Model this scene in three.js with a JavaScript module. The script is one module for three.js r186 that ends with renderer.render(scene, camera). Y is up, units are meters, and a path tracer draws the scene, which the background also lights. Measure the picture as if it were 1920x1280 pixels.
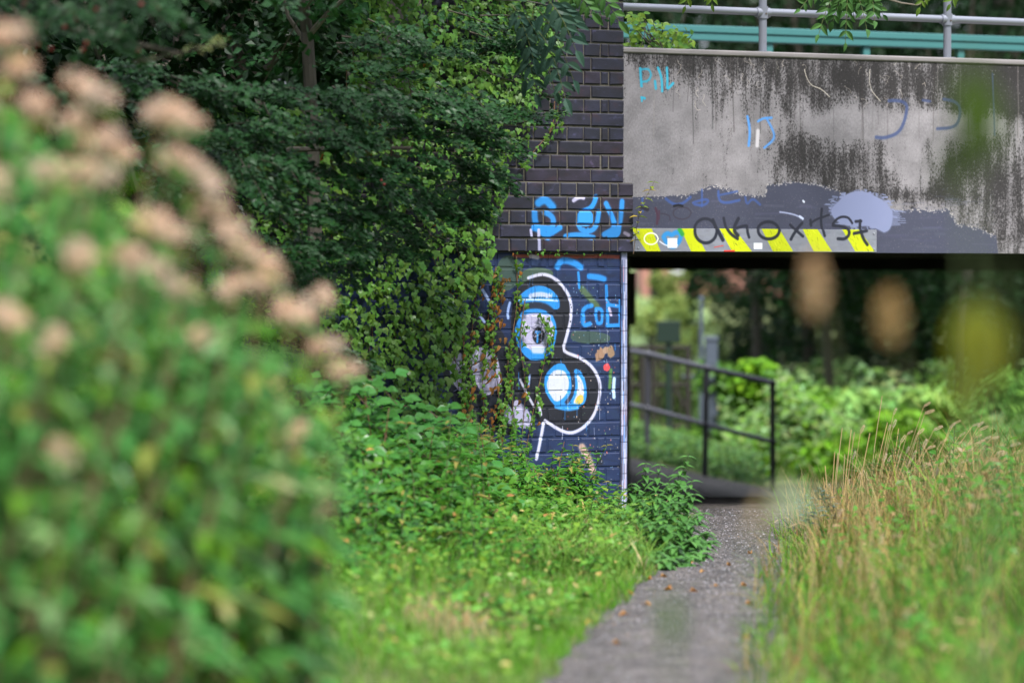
import * as THREE from 'three';
import { mergeGeometries } from 'three/addons/utils/BufferGeometryUtils.js';
import { RoundedBoxGeometry } from 'three/addons/geometries/RoundedBoxGeometry.js';
import { ImprovedNoise } from 'three/addons/math/ImprovedNoise.js';

// ------------------------------------------------------------------ camera, sky, sun, exposure
const EYE = 1.35, FPX = 7200, HORIZON = 525;                 // a 135 mm lens, 1.35 m above the path
const scene = new THREE.Scene();
const camera = new THREE.PerspectiveCamera(2 * Math.atan(640 / FPX) * 180 / Math.PI, 1.5, 0.2, 900);
camera.filmGauge = 36;
camera.position.set(0, EYE, 0);
camera.rotation.x = -Math.atan(115 / FPX);
camera.focus = 21.05;
camera.userData.fStop = 1.8;
scene.add(camera);

const renderer = new THREE.WebGLRenderer({ antialias: true });
renderer.toneMapping = THREE.LinearToneMapping;
renderer.toneMappingExposure = 4.7;
renderer.shadowMap.enabled = true;
renderer.shadowMap.type = THREE.PCFSoftShadowMap;

{                                                            // a bright, evenly overcast sky
  const W = 64, H = 32, a = new Float32Array(W * H * 4);
  for (let y = 0; y < H; y++) for (let x = 0; x < W; x++) {
    const el = ((y + 0.5) / H - 0.5) * Math.PI, k = el > 0 ? 0.34 + 0.66 * Math.sin(el) : 0.25;
    const o = (y * W + x) * 4;
    a[o] = 0.46 * k; a[o + 1] = 0.49 * k; a[o + 2] = 0.565 * k; a[o + 3] = 1;
  }
  const sky = new THREE.DataTexture(a, W, H, THREE.RGBAFormat, THREE.FloatType);
  sky.mapping = THREE.EquirectangularReflectionMapping;
  sky.magFilter = THREE.LinearFilter; sky.minFilter = THREE.LinearFilter; sky.wrapS = THREE.RepeatWrapping;
  sky.needsUpdate = true;
  scene.background = sky; scene.environment = sky;
}
const sun = new THREE.DirectionalLight(new THREE.Color(1.0, 0.98, 0.95), 1.5);
sun.position.set(6.5, 24, -3); sun.target.position.set(0.5, 0, -18);
sun.castShadow = true; sun.shadow.radius = 22; sun.shadow.mapSize.set(2048, 2048);
Object.assign(sun.shadow.camera, { left: -25, right: 25, top: 25, bottom: -25, near: 1, far: 90 });
scene.add(sun, sun.target);

// ------------------------------------------------------------------ helpers
let seed = 7;
const rnd = () => { seed = (seed + 0x6D2B79F5) | 0; let t = Math.imul(seed ^ (seed >>> 15), 1 | seed); t = (t + Math.imul(t ^ (t >>> 7), 61 | t)) ^ t; return ((t ^ (t >>> 14)) >>> 0) / 4294967296; };
const rr = (a, b) => a + (b - a) * rnd();
const pick = (a) => a[Math.floor(rnd() * a.length)];
const gauss = () => (rnd() + rnd() + rnd() + rnd() - 2) * 1.0;
const clamp = (x, a = 0, b = 1) => Math.min(b, Math.max(a, x));
const smooth = (a, b, x) => { const t = clamp((x - a) / (b - a)); return t * t * (3 - 2 * t); };
const V = (x, y, z) => new THREE.Vector3(x, y, z);
const noise3 = new ImprovedNoise();
const nz = (x, y, z = 0.37) => noise3.noise(x, y, z);
const fbm = (x, y, o = 4, z = 0.37) => { let s = 0, a = 0.5; for (let i = 0; i < o; i++) { s += a * nz(x, y, z + i * 7.1); x *= 2.03; y *= 2.03; a *= 0.5; } return s; };
const P = (px, py, d) => V((px - 960) / FPX * d, EYE + (HORIZON - py) / FPX * d, -d);   // a measured direction and a distance to a point in metres
const taken = {};
const numbered = (n) => { taken[n] = (taken[n] ?? -1) + 1; return taken[n] ? `${n}_${String(taken[n]).padStart(3, '0')}` : n; };
function tag(o, label, category, group, kind) { o.userData.label = label; o.userData.category = category; if (group) o.userData.group = group; if (kind) o.userData.kind = kind; return o; }
function thing(name, label, category, pos = [0, 0, 0], group) { const g = new THREE.Group(); g.name = numbered(name); g.position.set(...pos); scene.add(g); return tag(g, label, category, group); }
function struct(name, geo, mat) { const m = new THREE.Mesh(geo, mat); m.name = numbered(name); m.userData.kind = 'structure'; m.castShadow = m.receiveShadow = true; scene.add(m); return m; }
function part(name, geo, mat, parent) { const m = new THREE.Mesh(geo, mat); m.name = name; m.castShadow = m.receiveShadow = true; parent.add(m); return m; }
const lin = (hex) => { const c = new THREE.Color(hex); return [c.r, c.g, c.b]; };
const std = (color, roughness = 0.8, extra = {}) => new THREE.MeshStandardMaterial({ color: Array.isArray(color) ? new THREE.Color().setRGB(...color) : color, roughness, ...extra });
const leafMat = (color, gloss = 0.5, transmission = 0.3) => new THREE.MeshPhysicalMaterial({ color: color ? new THREE.Color().setRGB(...color) : 0xffffff, roughness: 0.95, specularIntensity: 0.08, transmission, thickness: 0, clearcoat: gloss < 0.4 ? 0.5 : gloss < 0.7 ? 0.25 : 0, clearcoatRoughness: gloss * 0.68, side: THREE.DoubleSide, vertexColors: !color });
const vary = (c, a = 0.25, warm = 0.12) => { const k = 1 + gauss() * a, w = gauss() * warm; return [c[0] * k * (1 + w), c[1] * k, c[2] * k * (1 - w)]; };

// leaf outlines: half widths at stations along the midrib -> {pos, idx}
function leafShape(widths, { fold = 0.18, droop = 0.15, lobes } = {}) {
  const pos = [], idx = [], n = widths.length;
  widths.forEach((w, i) => { const t = i / (n - 1), z = -droop * t * t; pos.push(-w, t, z + fold * w, 0, t, z, w, t, z + fold * w); });
  for (let i = 0; i < n - 1; i++) { const a = i * 3, b = a + 3; for (const k of [0, 1]) { idx.push(a + k, a + k + 1, b + k); idx.push(a + k + 1, b + k + 1, b + k); } }
  return { pos, idx };
}
function fanShape(outline, cup = 0.1) {                       // a star-like outline round a centre
  const pos = [0, 0.34, 0], idx = []; outline.forEach(([x, y]) => pos.push(x, y, -cup * (x * x + (y - 0.34) * (y - 0.34)) * 2));
  for (let i = 1; i <= outline.length; i++) idx.push(0, i, i % outline.length + 1);
  return { pos, idx };
}
const SH = {
  tiny: { pos: [0, 0, 0, -0.5, 0.45, 0.08, 0, 1, -0.08, 0.5, 0.45, 0.08], idx: [0, 2, 1, 0, 3, 2] },
  oval: leafShape([0.02, 0.42, 0.5, 0.3, 0.01]),
  lance: leafShape([0.04, 0.44, 0.5, 0.32, 0.01], { fold: 0.25, droop: 0.3 }),
  nettle: leafShape([0.16, 0.5, 0.42, 0.26, 0.01], { fold: 0.2, droop: 0.38 }),
  bramble: leafShape([0.05, 0.46, 0.5, 0.34, 0.02], { fold: 0.22, droop: 0.12 }),
  ivy: fanShape([[0, 0.08], [0.22, -0.06], [0.46, 0.1], [0.5, 0.34], [0.27, 0.46], [0.2, 0.68], [0, 1], [-0.2, 0.68], [-0.27, 0.46], [-0.5, 0.34], [-0.46, 0.1], [-0.22, -0.06]]),
  ivyNarrow: fanShape([[0, 0.1], [0.16, -0.02], [0.5, 0.2], [0.2, 0.42], [0.12, 0.7], [0, 1], [-0.12, 0.7], [-0.2, 0.42], [-0.5, 0.2], [-0.16, -0.02]], 0.22),
  thorn: fanShape([[0, 0], [0.2, 0.2], [0.5, 0.35], [0.3, 0.5], [0.42, 0.75], [0.15, 0.8], [0, 1], [-0.15, 0.8], [-0.42, 0.75], [-0.3, 0.5], [-0.5, 0.35], [-0.2, 0.2]], 0.15),
  crumpled: leafShape([0.1, 0.4, 0.34, 0.3, 0.05], { fold: 1.1, droop: 0.5 }),
};
function shapeGeo(sh) { const g = new THREE.BufferGeometry(); g.setAttribute('position', new THREE.Float32BufferAttribute(sh.pos, 3)); g.setIndex(sh.idx); g.computeVertexNormals(); return g; }
const GEO = Object.fromEntries(Object.entries(SH).map(([k, v]) => [k, shapeGeo(v)]));
const _s = V(), _t = V(), _n = V();
function frame(tip, normal) { _t.copy(tip).normalize(); _s.crossVectors(_t, normal).normalize(); if (_s.lengthSq() < 0.5) _s.set(1, 0, 0); _n.crossVectors(_s, _t); }
class Batch {                                                 // many small faces of one plant in one mesh
  constructor() { this.pos = []; this.col = []; this.idx = []; }
  leaf(sh, o, tip, normal, L, W, c) {
    frame(tip, normal); const b = this.pos.length / 3, p = sh.pos;
    for (let i = 0; i < p.length; i += 3) {
      const x = p[i] * W, y = p[i + 1] * L, z = p[i + 2] * L;
      this.pos.push(o.x + _s.x * x + _t.x * y + _n.x * z, o.y + _s.y * x + _t.y * y + _n.y * z, o.z + _s.z * x + _t.z * y + _n.z * z); this.col.push(c[0], c[1], c[2]);
    }
    for (const i of sh.idx) this.idx.push(b + i);
  }
  tube(pts, r0, r1, c, seg = 5) {
    const b = this.pos.length / 3, n = pts.length, d = V(), u = V(), w = V();
    for (let i = 0; i < n; i++) {
      d.subVectors(pts[Math.min(n - 1, i + 1)], pts[Math.max(0, i - 1)]).normalize();
      u.set(Math.abs(d.y) > 0.8 ? 1 : 0, Math.abs(d.y) > 0.8 ? 0 : 1, 0).cross(d).normalize(); w.crossVectors(d, u);
      const r = r0 + (r1 - r0) * i / (n - 1);
      for (let k = 0; k < seg; k++) { const a = k / seg * 2 * Math.PI, ca = Math.cos(a) * r, sa = Math.sin(a) * r; this.pos.push(pts[i].x + u.x * ca + w.x * sa, pts[i].y + u.y * ca + w.y * sa, pts[i].z + u.z * ca + w.z * sa); this.col.push(...c); }
    }
    for (let i = 0; i < n - 1; i++) for (let k = 0; k < seg; k++) { const a = b + i * seg + k, e = b + i * seg + (k + 1) % seg; this.idx.push(a, e, a + seg, e, e + seg, a + seg); }
    const last = b + (n - 1) * seg; for (let k = 1; k < seg - 1; k++) this.idx.push(last, last + k, last + k + 1);
  }
  geo(smoothN = false) { const g = new THREE.BufferGeometry(); g.setAttribute('position', new THREE.Float32BufferAttribute(this.pos, 3)); g.setAttribute('color', new THREE.Float32BufferAttribute(this.col, 3)); g.setIndex(this.idx); if (smoothN) g.computeVertexNormals(); return g; }
  build(name, mat, parent) { return part(name, this.geo(), mat, parent); }
}
function leafMesh(parent, geo, mat, o, tip, normal, L, W, name = 'leaf') {
  frame(tip, normal); const m = new THREE.Mesh(geo, mat); m.name = name; m.castShadow = m.receiveShadow = true;
  const M = new THREE.Matrix4().makeBasis(_s.clone().multiplyScalar(W), _t.clone().multiplyScalar(L), _n.clone().multiplyScalar(L)); M.setPosition(o);
  M.decompose(m.position, m.quaternion, m.scale); parent.add(m); return m;
}
const curve = (a, b, sag = 0, n = 6, wob = 0) => { const out = []; for (let i = 0; i < n; i++) { const t = i / (n - 1), p = a.clone().lerp(b, t); p.y -= sag * 4 * t * (1 - t); if (wob && i && i < n - 1) p.add(V(gauss() * wob, gauss() * wob, gauss() * wob)); out.push(p); } return out; };
const along = (pts, t) => { const f = clamp(t) * (pts.length - 1), i = Math.min(pts.length - 2, Math.floor(f)); return pts[i].clone().lerp(pts[i + 1], f - i); };
const smoothTube = (pts, r, seg = 10, steps = 24) => new THREE.TubeGeometry(new THREE.CatmullRomCurve3(pts), steps, r, seg, false);
const rod = (a, b, r, seg = 14, r2 = r) => { const d = b.clone().sub(a), g = new THREE.CylinderGeometry(r2, r, d.length(), seg); g.translate(0, d.length() / 2, 0); g.applyQuaternion(new THREE.Quaternion().setFromUnitVectors(V(0, 1, 0), d.normalize())); g.translate(a.x, a.y, a.z); return g; };
const canvas = (w, h) => { const c = document.createElement('canvas'); c.width = w; c.height = h; return [c, c.getContext('2d')]; };
function canvasTex(c, srgb = true) { const t = new THREE.CanvasTexture(c); if (srgb) t.colorSpace = THREE.SRGBColorSpace; t.anisotropy = 4; return t; }

// ------------------------------------------------------------------ the lie of the land
const pathLeft = (d) => 0.07 + 0.107 * (d - 12.9) + (d > 21 ? smooth(21, 24, d) * -0.25 : 0), pathRight = (d) => 0.88 + 0.083 * (d - 13) + smooth(20, 24, d) * 0.9;
function land(x, z) {
  const d = -z;
  let y = -0.66 * smooth(22, 36, d) - 0.06 * smooth(36, 46, d) + 2.1 * smooth(62, 105, d) + 0.02 * Math.max(0, d - 105);
  y += 0.24 * smooth(30, 36, d) * clamp(2.4 - x, 0, 3) * (1 - smooth(40, 50, d));
  if (d < 24) { const k = 1 - smooth(20.5, 23, d); y += k * (0.12 * clamp(pathLeft(d) - 0.3 - x, 0, 4) + 0.05 * clamp(x - pathRight(d) - 0.4, 0, 4)); }
  const off = Math.min(Math.abs(x - pathLeft(d)), Math.abs(x - pathRight(d))), inside = x > pathLeft(d) && x < pathRight(d);
  if (!inside && d < 22) y += clamp(off * 2) * (0.03 + 0.03 * nz(x * 1.7, d * 1.7));
  if (d > 60) y += 0.25 * nz(x * 0.1, d * 0.1);
  return y;
}
const mGround = (() => {
  const [c, g] = canvas(512, 512), im = g.createImageData(512, 512);
  for (let y = 0; y < 512; y++) for (let x = 0; x < 512; x++) {
    const f = fbm(x / 50, y / 50, 4) + 0.5 * fbm(x / 9, y / 9, 2, 4), o = (y * 512 + x) * 4, k = clamp(0.5 + f);
    im.data[o] = 58 + 42 * k; im.data[o + 1] = 62 + 52 * k; im.data[o + 2] = 34 + 20 * k; im.data[o + 3] = 255;
  }
  g.putImageData(im, 0, 0); const t = canvasTex(c); t.wrapS = t.wrapT = THREE.MirroredRepeatWrapping;
  return new THREE.MeshStandardMaterial({ map: t, roughness: 1 });
})();
function sheet(xs, ds, h, scale = 0.5) {                       // a height sheet over x and distance
  const pos = [], uv = [], idx = [], n = xs.length;
  for (const d of ds) for (const x of xs) { pos.push(x, h(x, -d), -d); uv.push(x * scale, d * scale); }
  for (let j = 0; j < ds.length - 1; j++) for (let i = 0; i < n - 1; i++) { const a = j * n + i; idx.push(a, a + 1, a + n, a + 1, a + n + 1, a + n); }
  const g = new THREE.BufferGeometry(); g.setAttribute('position', new THREE.Float32BufferAttribute(pos, 3)); g.setAttribute('uv', new THREE.Float32BufferAttribute(uv, 2)); g.setIndex(idx); g.computeVertexNormals(); return g;
}
const span = (a, b, n) => Array.from({ length: n }, (_, i) => a + (b - a) * i / (n - 1));
struct('ground', sheet([-300, -120, -60, -30, -15, -9, ...span(-6, 7, 66), 10, 16, 30, 60, 120, 300], [-40, -15, -4, ...span(0, 50, 130), ...span(52, 110, 24), 140, 200, 300, 500], land), mGround);

struct('field', sheet(span(-2, 4.4, 12), span(66, 150, 30), (x, z) => land(x, z) + 0.05), std([0.15, 0.23, 0.07], 1));
const mTarmac = (() => {
  const N = 1024, [c, g] = canvas(N, N), im = g.createImageData(N, N), [cb, gb] = canvas(N, N), ib = gb.createImageData(N, N);
  for (let y = 0; y < N; y++) for (let x = 0; x < N; x++) {
    const o = (y * N + x) * 4, st = nz(x / 6.5, y / 6.5, 2.2) + 0.7 * nz(x / 3.1, y / 3.1, 9), big = fbm(x / 130, y / 130, 4, 5), chip = clamp((st - 0.05) * 2.6);
    const k = 50 + 40 * chip + 50 * big + 30 * st, moss = clamp(fbm(x / 60 + 9, y / 60, 4, 3) * 3 - 0.55);
    im.data[o] = k * 1.12 - 10 * moss; im.data[o + 1] = k * 1.03 + 5 * moss; im.data[o + 2] = k * 0.99 - 30 * moss; im.data[o + 3] = 255;
    ib.data[o] = ib.data[o + 1] = ib.data[o + 2] = 128 + 110 * clamp(st, -1, 1); ib.data[o + 3] = 255;
  }
  g.putImageData(im, 0, 0); gb.putImageData(ib, 0, 0);
  const t = canvasTex(c), b = canvasTex(cb, false); t.wrapS = t.wrapT = b.wrapS = b.wrapT = THREE.MirroredRepeatWrapping;
  return new THREE.MeshStandardMaterial({ map: t, bumpMap: b, bumpScale: 0.006, roughness: 0.82 });
})();
{                                                             // the tarmac path: along the verge, under the bridge, turning up the ramp beyond
  const ds = [...span(-2, 22, 60), ...span(22.5, 36.6, 40)], pos = [], uv = [], idx = [], n = 9;
  for (const d of ds) {
    const e = 0.04 * nz(d * 1.3, 3) + 0.02 * nz(d * 5, 8), l = (d < 30 ? pathLeft(d) : Math.min(pathLeft(d), 1.3 - (d - 30) * 0.55)) + e, r = Math.min(pathRight(d), 2.5) + 0.04 * nz(d * 1.4, 11);
    for (let i = 0; i < n; i++) { const x = l + (r - l) * i / (n - 1); pos.push(x, land(x, -d) + 0.012, -d); uv.push(x / 1.6, d / 1.6); }
  }
  for (let j = 0; j < ds.length - 1; j++) for (let i = 0; i < n - 1; i++) { const a = j * n + i; idx.push(a, a + 1, a + n, a + 1, a + n + 1, a + n); }
  const g = new THREE.BufferGeometry(); g.setAttribute('position', new THREE.Float32BufferAttribute(pos, 3)); g.setAttribute('uv', new THREE.Float32BufferAttribute(uv, 2)); g.setIndex(idx); g.computeVertexNormals();
  struct('path', g, mTarmac);
  const n2 = 12000, gp = new Float32Array(n2 * 12), gc = new Float32Array(n2 * 12), gi = new Uint32Array(n2 * 9);           // loose chips of stone standing proud of the tarmac
  for (let i = 0; i < n2; i++) {
    const d = 11 + 11.5 * Math.pow(rnd(), 0.8), x = pathLeft(d) + 0.01 + (pathRight(d) - pathLeft(d) - 0.02) * rnd(), y = land(x, -d) + 0.011, r = rr(0.003, 0.0075), a = rnd() * 6.28, t = rnd(), k = t < 0.4 ? rr(0.02, 0.06) : t < 0.88 ? rr(0.08, 0.18) : rr(0.22, 0.36), w = gauss() * 0.06;
    for (let q = 0; q < 3; q++) gp.set([x + Math.cos(a + q * 2.09) * r * rr(0.8, 1.3), y, -d + Math.sin(a + q * 2.09) * r * rr(0.8, 1.3)], i * 12 + q * 3); gp.set([x + gauss() * r * 0.4, y + r * rr(0.5, 1.1), -d + gauss() * r * 0.4], i * 12 + 9);
    for (let q = 0; q < 4; q++) gc.set([k * (1 + w), k * 0.94, k * (1 - w * 0.5)], i * 12 + q * 3); gi.set([0, 1, 3, 1, 2, 3, 2, 0, 3].map((v) => v + i * 4), i * 9);
  }
  const gg = new THREE.BufferGeometry(); gg.setAttribute('position', new THREE.BufferAttribute(gp, 3)); gg.setAttribute('color', new THREE.BufferAttribute(gc, 3)); gg.setIndex(new THREE.BufferAttribute(gi, 1));
  const gm = part('path_gravel', gg, new THREE.MeshStandardMaterial({ vertexColors: true, roughness: 0.85, side: THREE.DoubleSide }), scene); tag(gm, 'fine grey stone chips on the worn tarmac path', 'gravel', null, 'stuff');
}

// ------------------------------------------------------------------ the wall's own axes: s along the wall, v up, o outwards
const ANG = 27.8 * Math.PI / 180, ca = Math.cos(ANG), sa = Math.sin(ANG), D0 = 21.5, X0 = 210 / FPX * D0;
const T = V(ca, 0, -sa), N = V(sa, 0, ca), BACK = V(0.037, 0, -1).normalize();
const WP = (s, v, o = 0) => V(X0 + s * ca + o * sa, v, -D0 - s * sa + o * ca);
const wallFrame = (g) => { g.position.set(X0, 0, -D0); g.rotation.y = ANG; return g; };   // local x = s, y = v, z = o
const survey = (px, py, o = 0) => { const q = (px - 960) / FPX, d0 = D0 - o * ca, x0 = X0 + o * sa, s = (d0 * q - x0) / (ca - q * sa); return [s, EYE + (HORIZON - py) / FPX * (d0 + s * sa)]; };   // a measured spot to metres on the wall

// paint on the wall
function strokePath(g, pts, w, color, alpha = 1, rough = 0.5) {
  g.save(); g.globalAlpha = alpha; g.strokeStyle = color; g.fillStyle = color; g.lineCap = g.lineJoin = 'round'; g.lineWidth = w;
  g.beginPath(); pts.forEach(([x, y], i) => { if (i === 0) g.moveTo(x, y); else if (i < pts.length - 1) { const [nx, ny] = pts[i + 1]; g.quadraticCurveTo(x, y, (x + nx) / 2, (y + ny) / 2); } else g.lineTo(x, y); });
  for (const [kw, ka] of [[1.55, 0.1], [1.32, 0.18], [1.14, 0.35], [0.94, 0.75], [0.7, 0.8]]) { g.globalAlpha = alpha * ka; g.lineWidth = w * kw; g.stroke(); }
  for (let i = 0; i < pts.length - 1; i++) {                  // overspray
    const [x0, y0] = pts[i], [x1, y1] = pts[i + 1], len = Math.hypot(x1 - x0, y1 - y0);
    for (let k = 0; k < len * rough * 1.2; k++) { const t = rnd(), r = w * (0.42 + 0.3 * Math.abs(gauss())), a = rnd() * 6.28; g.globalAlpha = alpha * rr(0.2, 0.7); g.fillRect(x0 + (x1 - x0) * t + Math.cos(a) * r, y0 + (y1 - y0) * t + Math.sin(a) * r, rr(0.6, 2), rr(0.6, 2)); }
  }
  g.restore();
}
function blob(g, pts, color, alpha = 1, wob = 2) {
  g.save(); g.globalAlpha = alpha; g.fillStyle = color; g.beginPath();
  const n = pts.length; pts.forEach(([x, y], i) => { const [nx, ny] = pts[(i + 1) % n], mx = (x + nx) / 2 + gauss() * wob, my = (y + ny) / 2 + gauss() * wob; if (i === 0) { const [lx, ly] = pts[n - 1]; g.moveTo((lx + x) / 2, (ly + y) / 2); } g.quadraticCurveTo(x, y, mx, my); });
  g.closePath(); g.fill(); g.strokeStyle = color; g.lineJoin = 'round'; for (const [w, a] of [[7, 0.15], [4, 0.25]]) { g.globalAlpha = alpha * a; g.lineWidth = w; g.stroke(); } g.restore();
}
const ring = (cx, cy, rx, ry, n = 14, a0 = 0, a1 = 6.2832) => Array.from({ length: n + 1 }, (_, i) => { const a = a0 + (a1 - a0) * i / n; return [cx + rx * Math.cos(a), cy + ry * Math.sin(a)]; });
const WC = { s0: -2.2, v1: 3.1, k: 640 };                     // wall paint sheet: 640 pixels a metre
const [wallC, wg] = canvas(1472, 2048);
const wc = (px, py) => { const [s, v] = survey(px, py); return [(s - WC.s0) * WC.k, (WC.v1 - v) * WC.k]; };
const zoomA = (l) => l.map(([x, y]) => wc(880 + x / 4.922, 460 + y / 4.922));
const zoomT = (l) => l.map(([x, y]) => wc(860 + x / 2.667, y / 2.667));
const WPX = 1.78;                                             // canvas pixels for one measured pixel
{
  const g = wg, BLUE = '#2385d4', WHITE = '#c8c7dc', NAVY = '#15274d', INK = '#101018', LILAC = '#aeabc8', OLIVE = '#52683f';
  const A = (pts, w, col, al, ro) => strokePath(g, zoomA(pts), w / 4.922 * WPX, col, al, ro);
  const B = (pts, col, al, wob) => blob(g, zoomA(pts), col, al, wob);
  const Tp = (pts, w, col, al, ro) => strokePath(g, zoomT(pts), w / 2.667 * WPX, col, al, ro);
  g.fillStyle = '#ffffff'; g.fillRect(0, 0, wallC.width, wallC.height);
  { // brick clay of the upper wall: blue-black engineering brick with a fine fired grain
    const H = 1400, im = g.createImageData(wallC.width, H);
    for (let y = 0; y < H; y++) for (let x = 0; x < wallC.width; x++) {
      const o = (y * wallC.width + x) * 4, f = fbm(x / 60, y / 45, 4, 2), e = nz(x / 3, y / 3, 4), w = clamp(fbm(x / 34 + 40, y / 22, 3, 6) * 4 - 0.75), r = clamp(fbm(x / 90 + 7, y / 50, 3, 12) * 3.2 - 0.35);
      const k = 33 + 20 * f + 9 * e;
      im.data[o] = k * 0.96 + 16 * r + 28 * w; im.data[o + 1] = k * 0.95 + 2 * r + 27 * w; im.data[o + 2] = k * 1.42 - 3 * r + 38 * w; im.data[o + 3] = 255;
    }
    g.putImageData(im, 0, 0);
  }
  const yLow = wc(1000, 473)[1];
  g.fillStyle = NAVY; g.fillRect(0, yLow, wallC.width, wallC.height - yLow);
  for (let i = 0; i < 2600; i++) { const x = rnd() * wallC.width, y = yLow + rnd() * (wallC.height - yLow), k = rnd(); g.globalAlpha = rr(0.04, 0.16); g.fillStyle = k < 0.4 ? '#0a0f1e' : k < 0.7 ? '#2a4a76' : k < 0.9 ? '#1f3a48' : '#44587a'; g.beginPath(); g.ellipse(x, y, rr(3, 34), rr(2, 15), rr(-0.3, 0.3), 0, 6.3); g.fill(); }
  g.globalAlpha = 1;
  // old olive buffing and red brick showing along the top course
  B([[250, 110], [480, 110], [500, 340], [250, 460]], OLIVE, 0.55, 6); B([[480, 215], [780, 220], [770, 300], [560, 340], [480, 330]], OLIVE, 0.65, 6);
  A([[1040, 400], [1110, 480], [1180, 560]], 62, OLIVE, 0.6); B([[930, 780], [1150, 790], [1310, 830], [1300, 900], [950, 895]], OLIVE, 0.5, 5);
  A([[420, 95], [700, 100], [1000, 105]], 34, '#93402f', 0.85, 2); A([[1000, 100], [1200, 98], [1420, 108]], 36, '#8d3d2d', 0.85, 2); A([[570, 100], [630, 110]], 40, '#b9b4c4', 0.8);
  // body of the painted figure
  B([[560, 280], [720, 265], [870, 380], [940, 560], [915, 800], [870, 950], [1000, 1030], [1150, 1140], [1215, 1300], [1190, 1460], [1110, 1620], [940, 1730], [780, 1670], [640, 1640], [420, 1330], [380, 900], [400, 480]], INK, 0.86, 2);
  B([[0, 620], [180, 640], [330, 820], [420, 1120], [500, 1500], [420, 1780], [150, 1720], [-200, 1420], [-280, 1000]], INK, 0.75, 4);
  B([[20, 960], [120, 930], [220, 980], [280, 1100], [300, 1290], [220, 1360], [140, 1390], [70, 1290], [10, 1120]], LILAC, 0.95, 5);
  B([[-160, 1000], [-60, 980], [-30, 1120], [-90, 1260], [20, 1350], [-10, 1400], [-140, 1300], [-190, 1150]], LILAC, 0.9, 5);
  B([[410, 1380], [560, 1540], [600, 1660], [480, 1700], [410, 1600]], LILAC, 0.95, 4); B([[300, 1440], [390, 1480], [420, 1650], [330, 1640]], LILAC, 0.8, 4);
  B([[-420, 1440], [-260, 1480], [-180, 1600], [-300, 1720], [-430, 1620]], '#a9a3c6', 0.75, 6); B([[-40, 1700], [60, 1760], [40, 1900], [-60, 1860]], LILAC, 0.6, 4);
  for (let i = 0; i < 14; i++) A([[rr(-180, 280), rr(950, 1300)], [rr(-180, 280), rr(1000, 1350)]], rr(6, 16), pick([INK, '#8d86b4', '#eceafa']), 0.5, 1);
  // white outline
  A([[545, 300], [640, 265], [720, 270], [800, 310], [870, 380], [925, 470], [945, 570], [937, 680], [915, 780], [887, 880], [868, 950], [890, 988], [1000, 1025], [1090, 1075], [1150, 1140], [1195, 1220], [1212, 1310], [1200, 1411], [1170, 1530], [1110, 1630], [1030, 1700], [940, 1735], [860, 1716], [780, 1670], [700, 1616]], 31, WHITE, 0.85, 1.2);
  A([[685, 1640], [662, 1770], [620, 1970]], 32, WHITE, 0.92, 1); A([[110, 390], [170, 490], [232, 575]], 30, '#a8bdf0', 0.9, 1); A([[50, 580], [100, 650], [140, 705]], 26, '#a8bdf0', 0.85, 1);
  A([[375, 530], [355, 600], [358, 670]], 26, '#9db6ee', 0.85, 1); A([[470, 1240], [530, 1370], [600, 1490]], 24, WHITE, 0.85, 1); A([[640, 1450], [660, 1560]], 30, WHITE, 0.9, 1); A([[560, 1200], [548, 1300]], 22, '#9db6ee', 0.8, 1);
  // upper eye
  B(ring(618, 800, 192, 262, 18), BLUE, 1, 3);
  B([[440, 520], [470, 450], [560, 390], [650, 368], [745, 398], [805, 455], [835, 520], [832, 600], [700, 560], [520, 560]], BLUE, 1, 2);
  A([[565, 470], [640, 440], [740, 470]], 44, '#b0bad6', 0.85, 1.2); for (let i = 0; i < 9; i++) A([[570 + i * 24, 440], [568 + i * 24, 488]], 8, '#bcc4da', 0.6, 0.3);
  A([[450, 500], [620, 496], [815, 512]], 16, '#b4c0d8', 0.7, 0.5);
  A([[520, 560], [610, 545], [710, 568], [760, 612]], 62, '#1c2232', 1, 0.6);
  B(ring(625, 790, 160, 186, 16), LILAC, 1, 3); A([[500, 655], [620, 640], [735, 660]], 40, LILAC, 1, 0.4); A([[512, 620], [610, 600], [700, 620]], 34, BLUE, 1, 0.5);
  A([[600, 965], [670, 968]], 62, '#b8c4d4', 1, 0.4); A([[580, 1035], [690, 1030]], 46, BLUE, 1, 0.6);
  B([[590, 780], [650, 745], [690, 790], [695, 850], [650, 910], [610, 900], [580, 840]], INK, 1, 2); A([[618, 800], [650, 800]], 26, BLUE, 1, 0.3); A([[632, 800], [628, 890]], 20, BLUE, 1, 0.3);
  for (let i = 0; i < 20; i++) A([[rr(490, 760), rr(680, 900)], [rr(490, 760), rr(680, 920)]], rr(3, 9), pick(['#8f87b0', '#e4e0f2', '#4d4862']), 0.35, 1);
  // lower eye
  B([[690, 1290], [705, 1180], [780, 1105], [870, 1085], [885, 1115], [940, 1180], [950, 1310], [930, 1420], [900, 1460], [960, 1470], [1010, 1500], [900, 1525], [790, 1480], [720, 1390]], BLUE, 1, 2);
  B([[955, 1130], [1030, 1155], [1075, 1250], [1092, 1360], [1062, 1470], [985, 1510], [880, 1505], [950, 1420], [985, 1300]], BLUE, 1, 2);
  B([[712, 1280], [740, 1190], [800, 1145], [870, 1150], [915, 1220], [920, 1310], [880, 1400], [800, 1455], [740, 1370]], '#bfc3d4', 1, 2);
  B([[990, 1180], [1035, 1220], [1058, 1310], [1055, 1400], [1000, 1460], [955, 1462], [1000, 1360], [1005, 1270]], '#bfc3d4', 1, 2);
  B([[1000, 1385], [1056, 1380], [1052, 1455], [965, 1468]], '#ccb04e', 1, 2);
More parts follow.
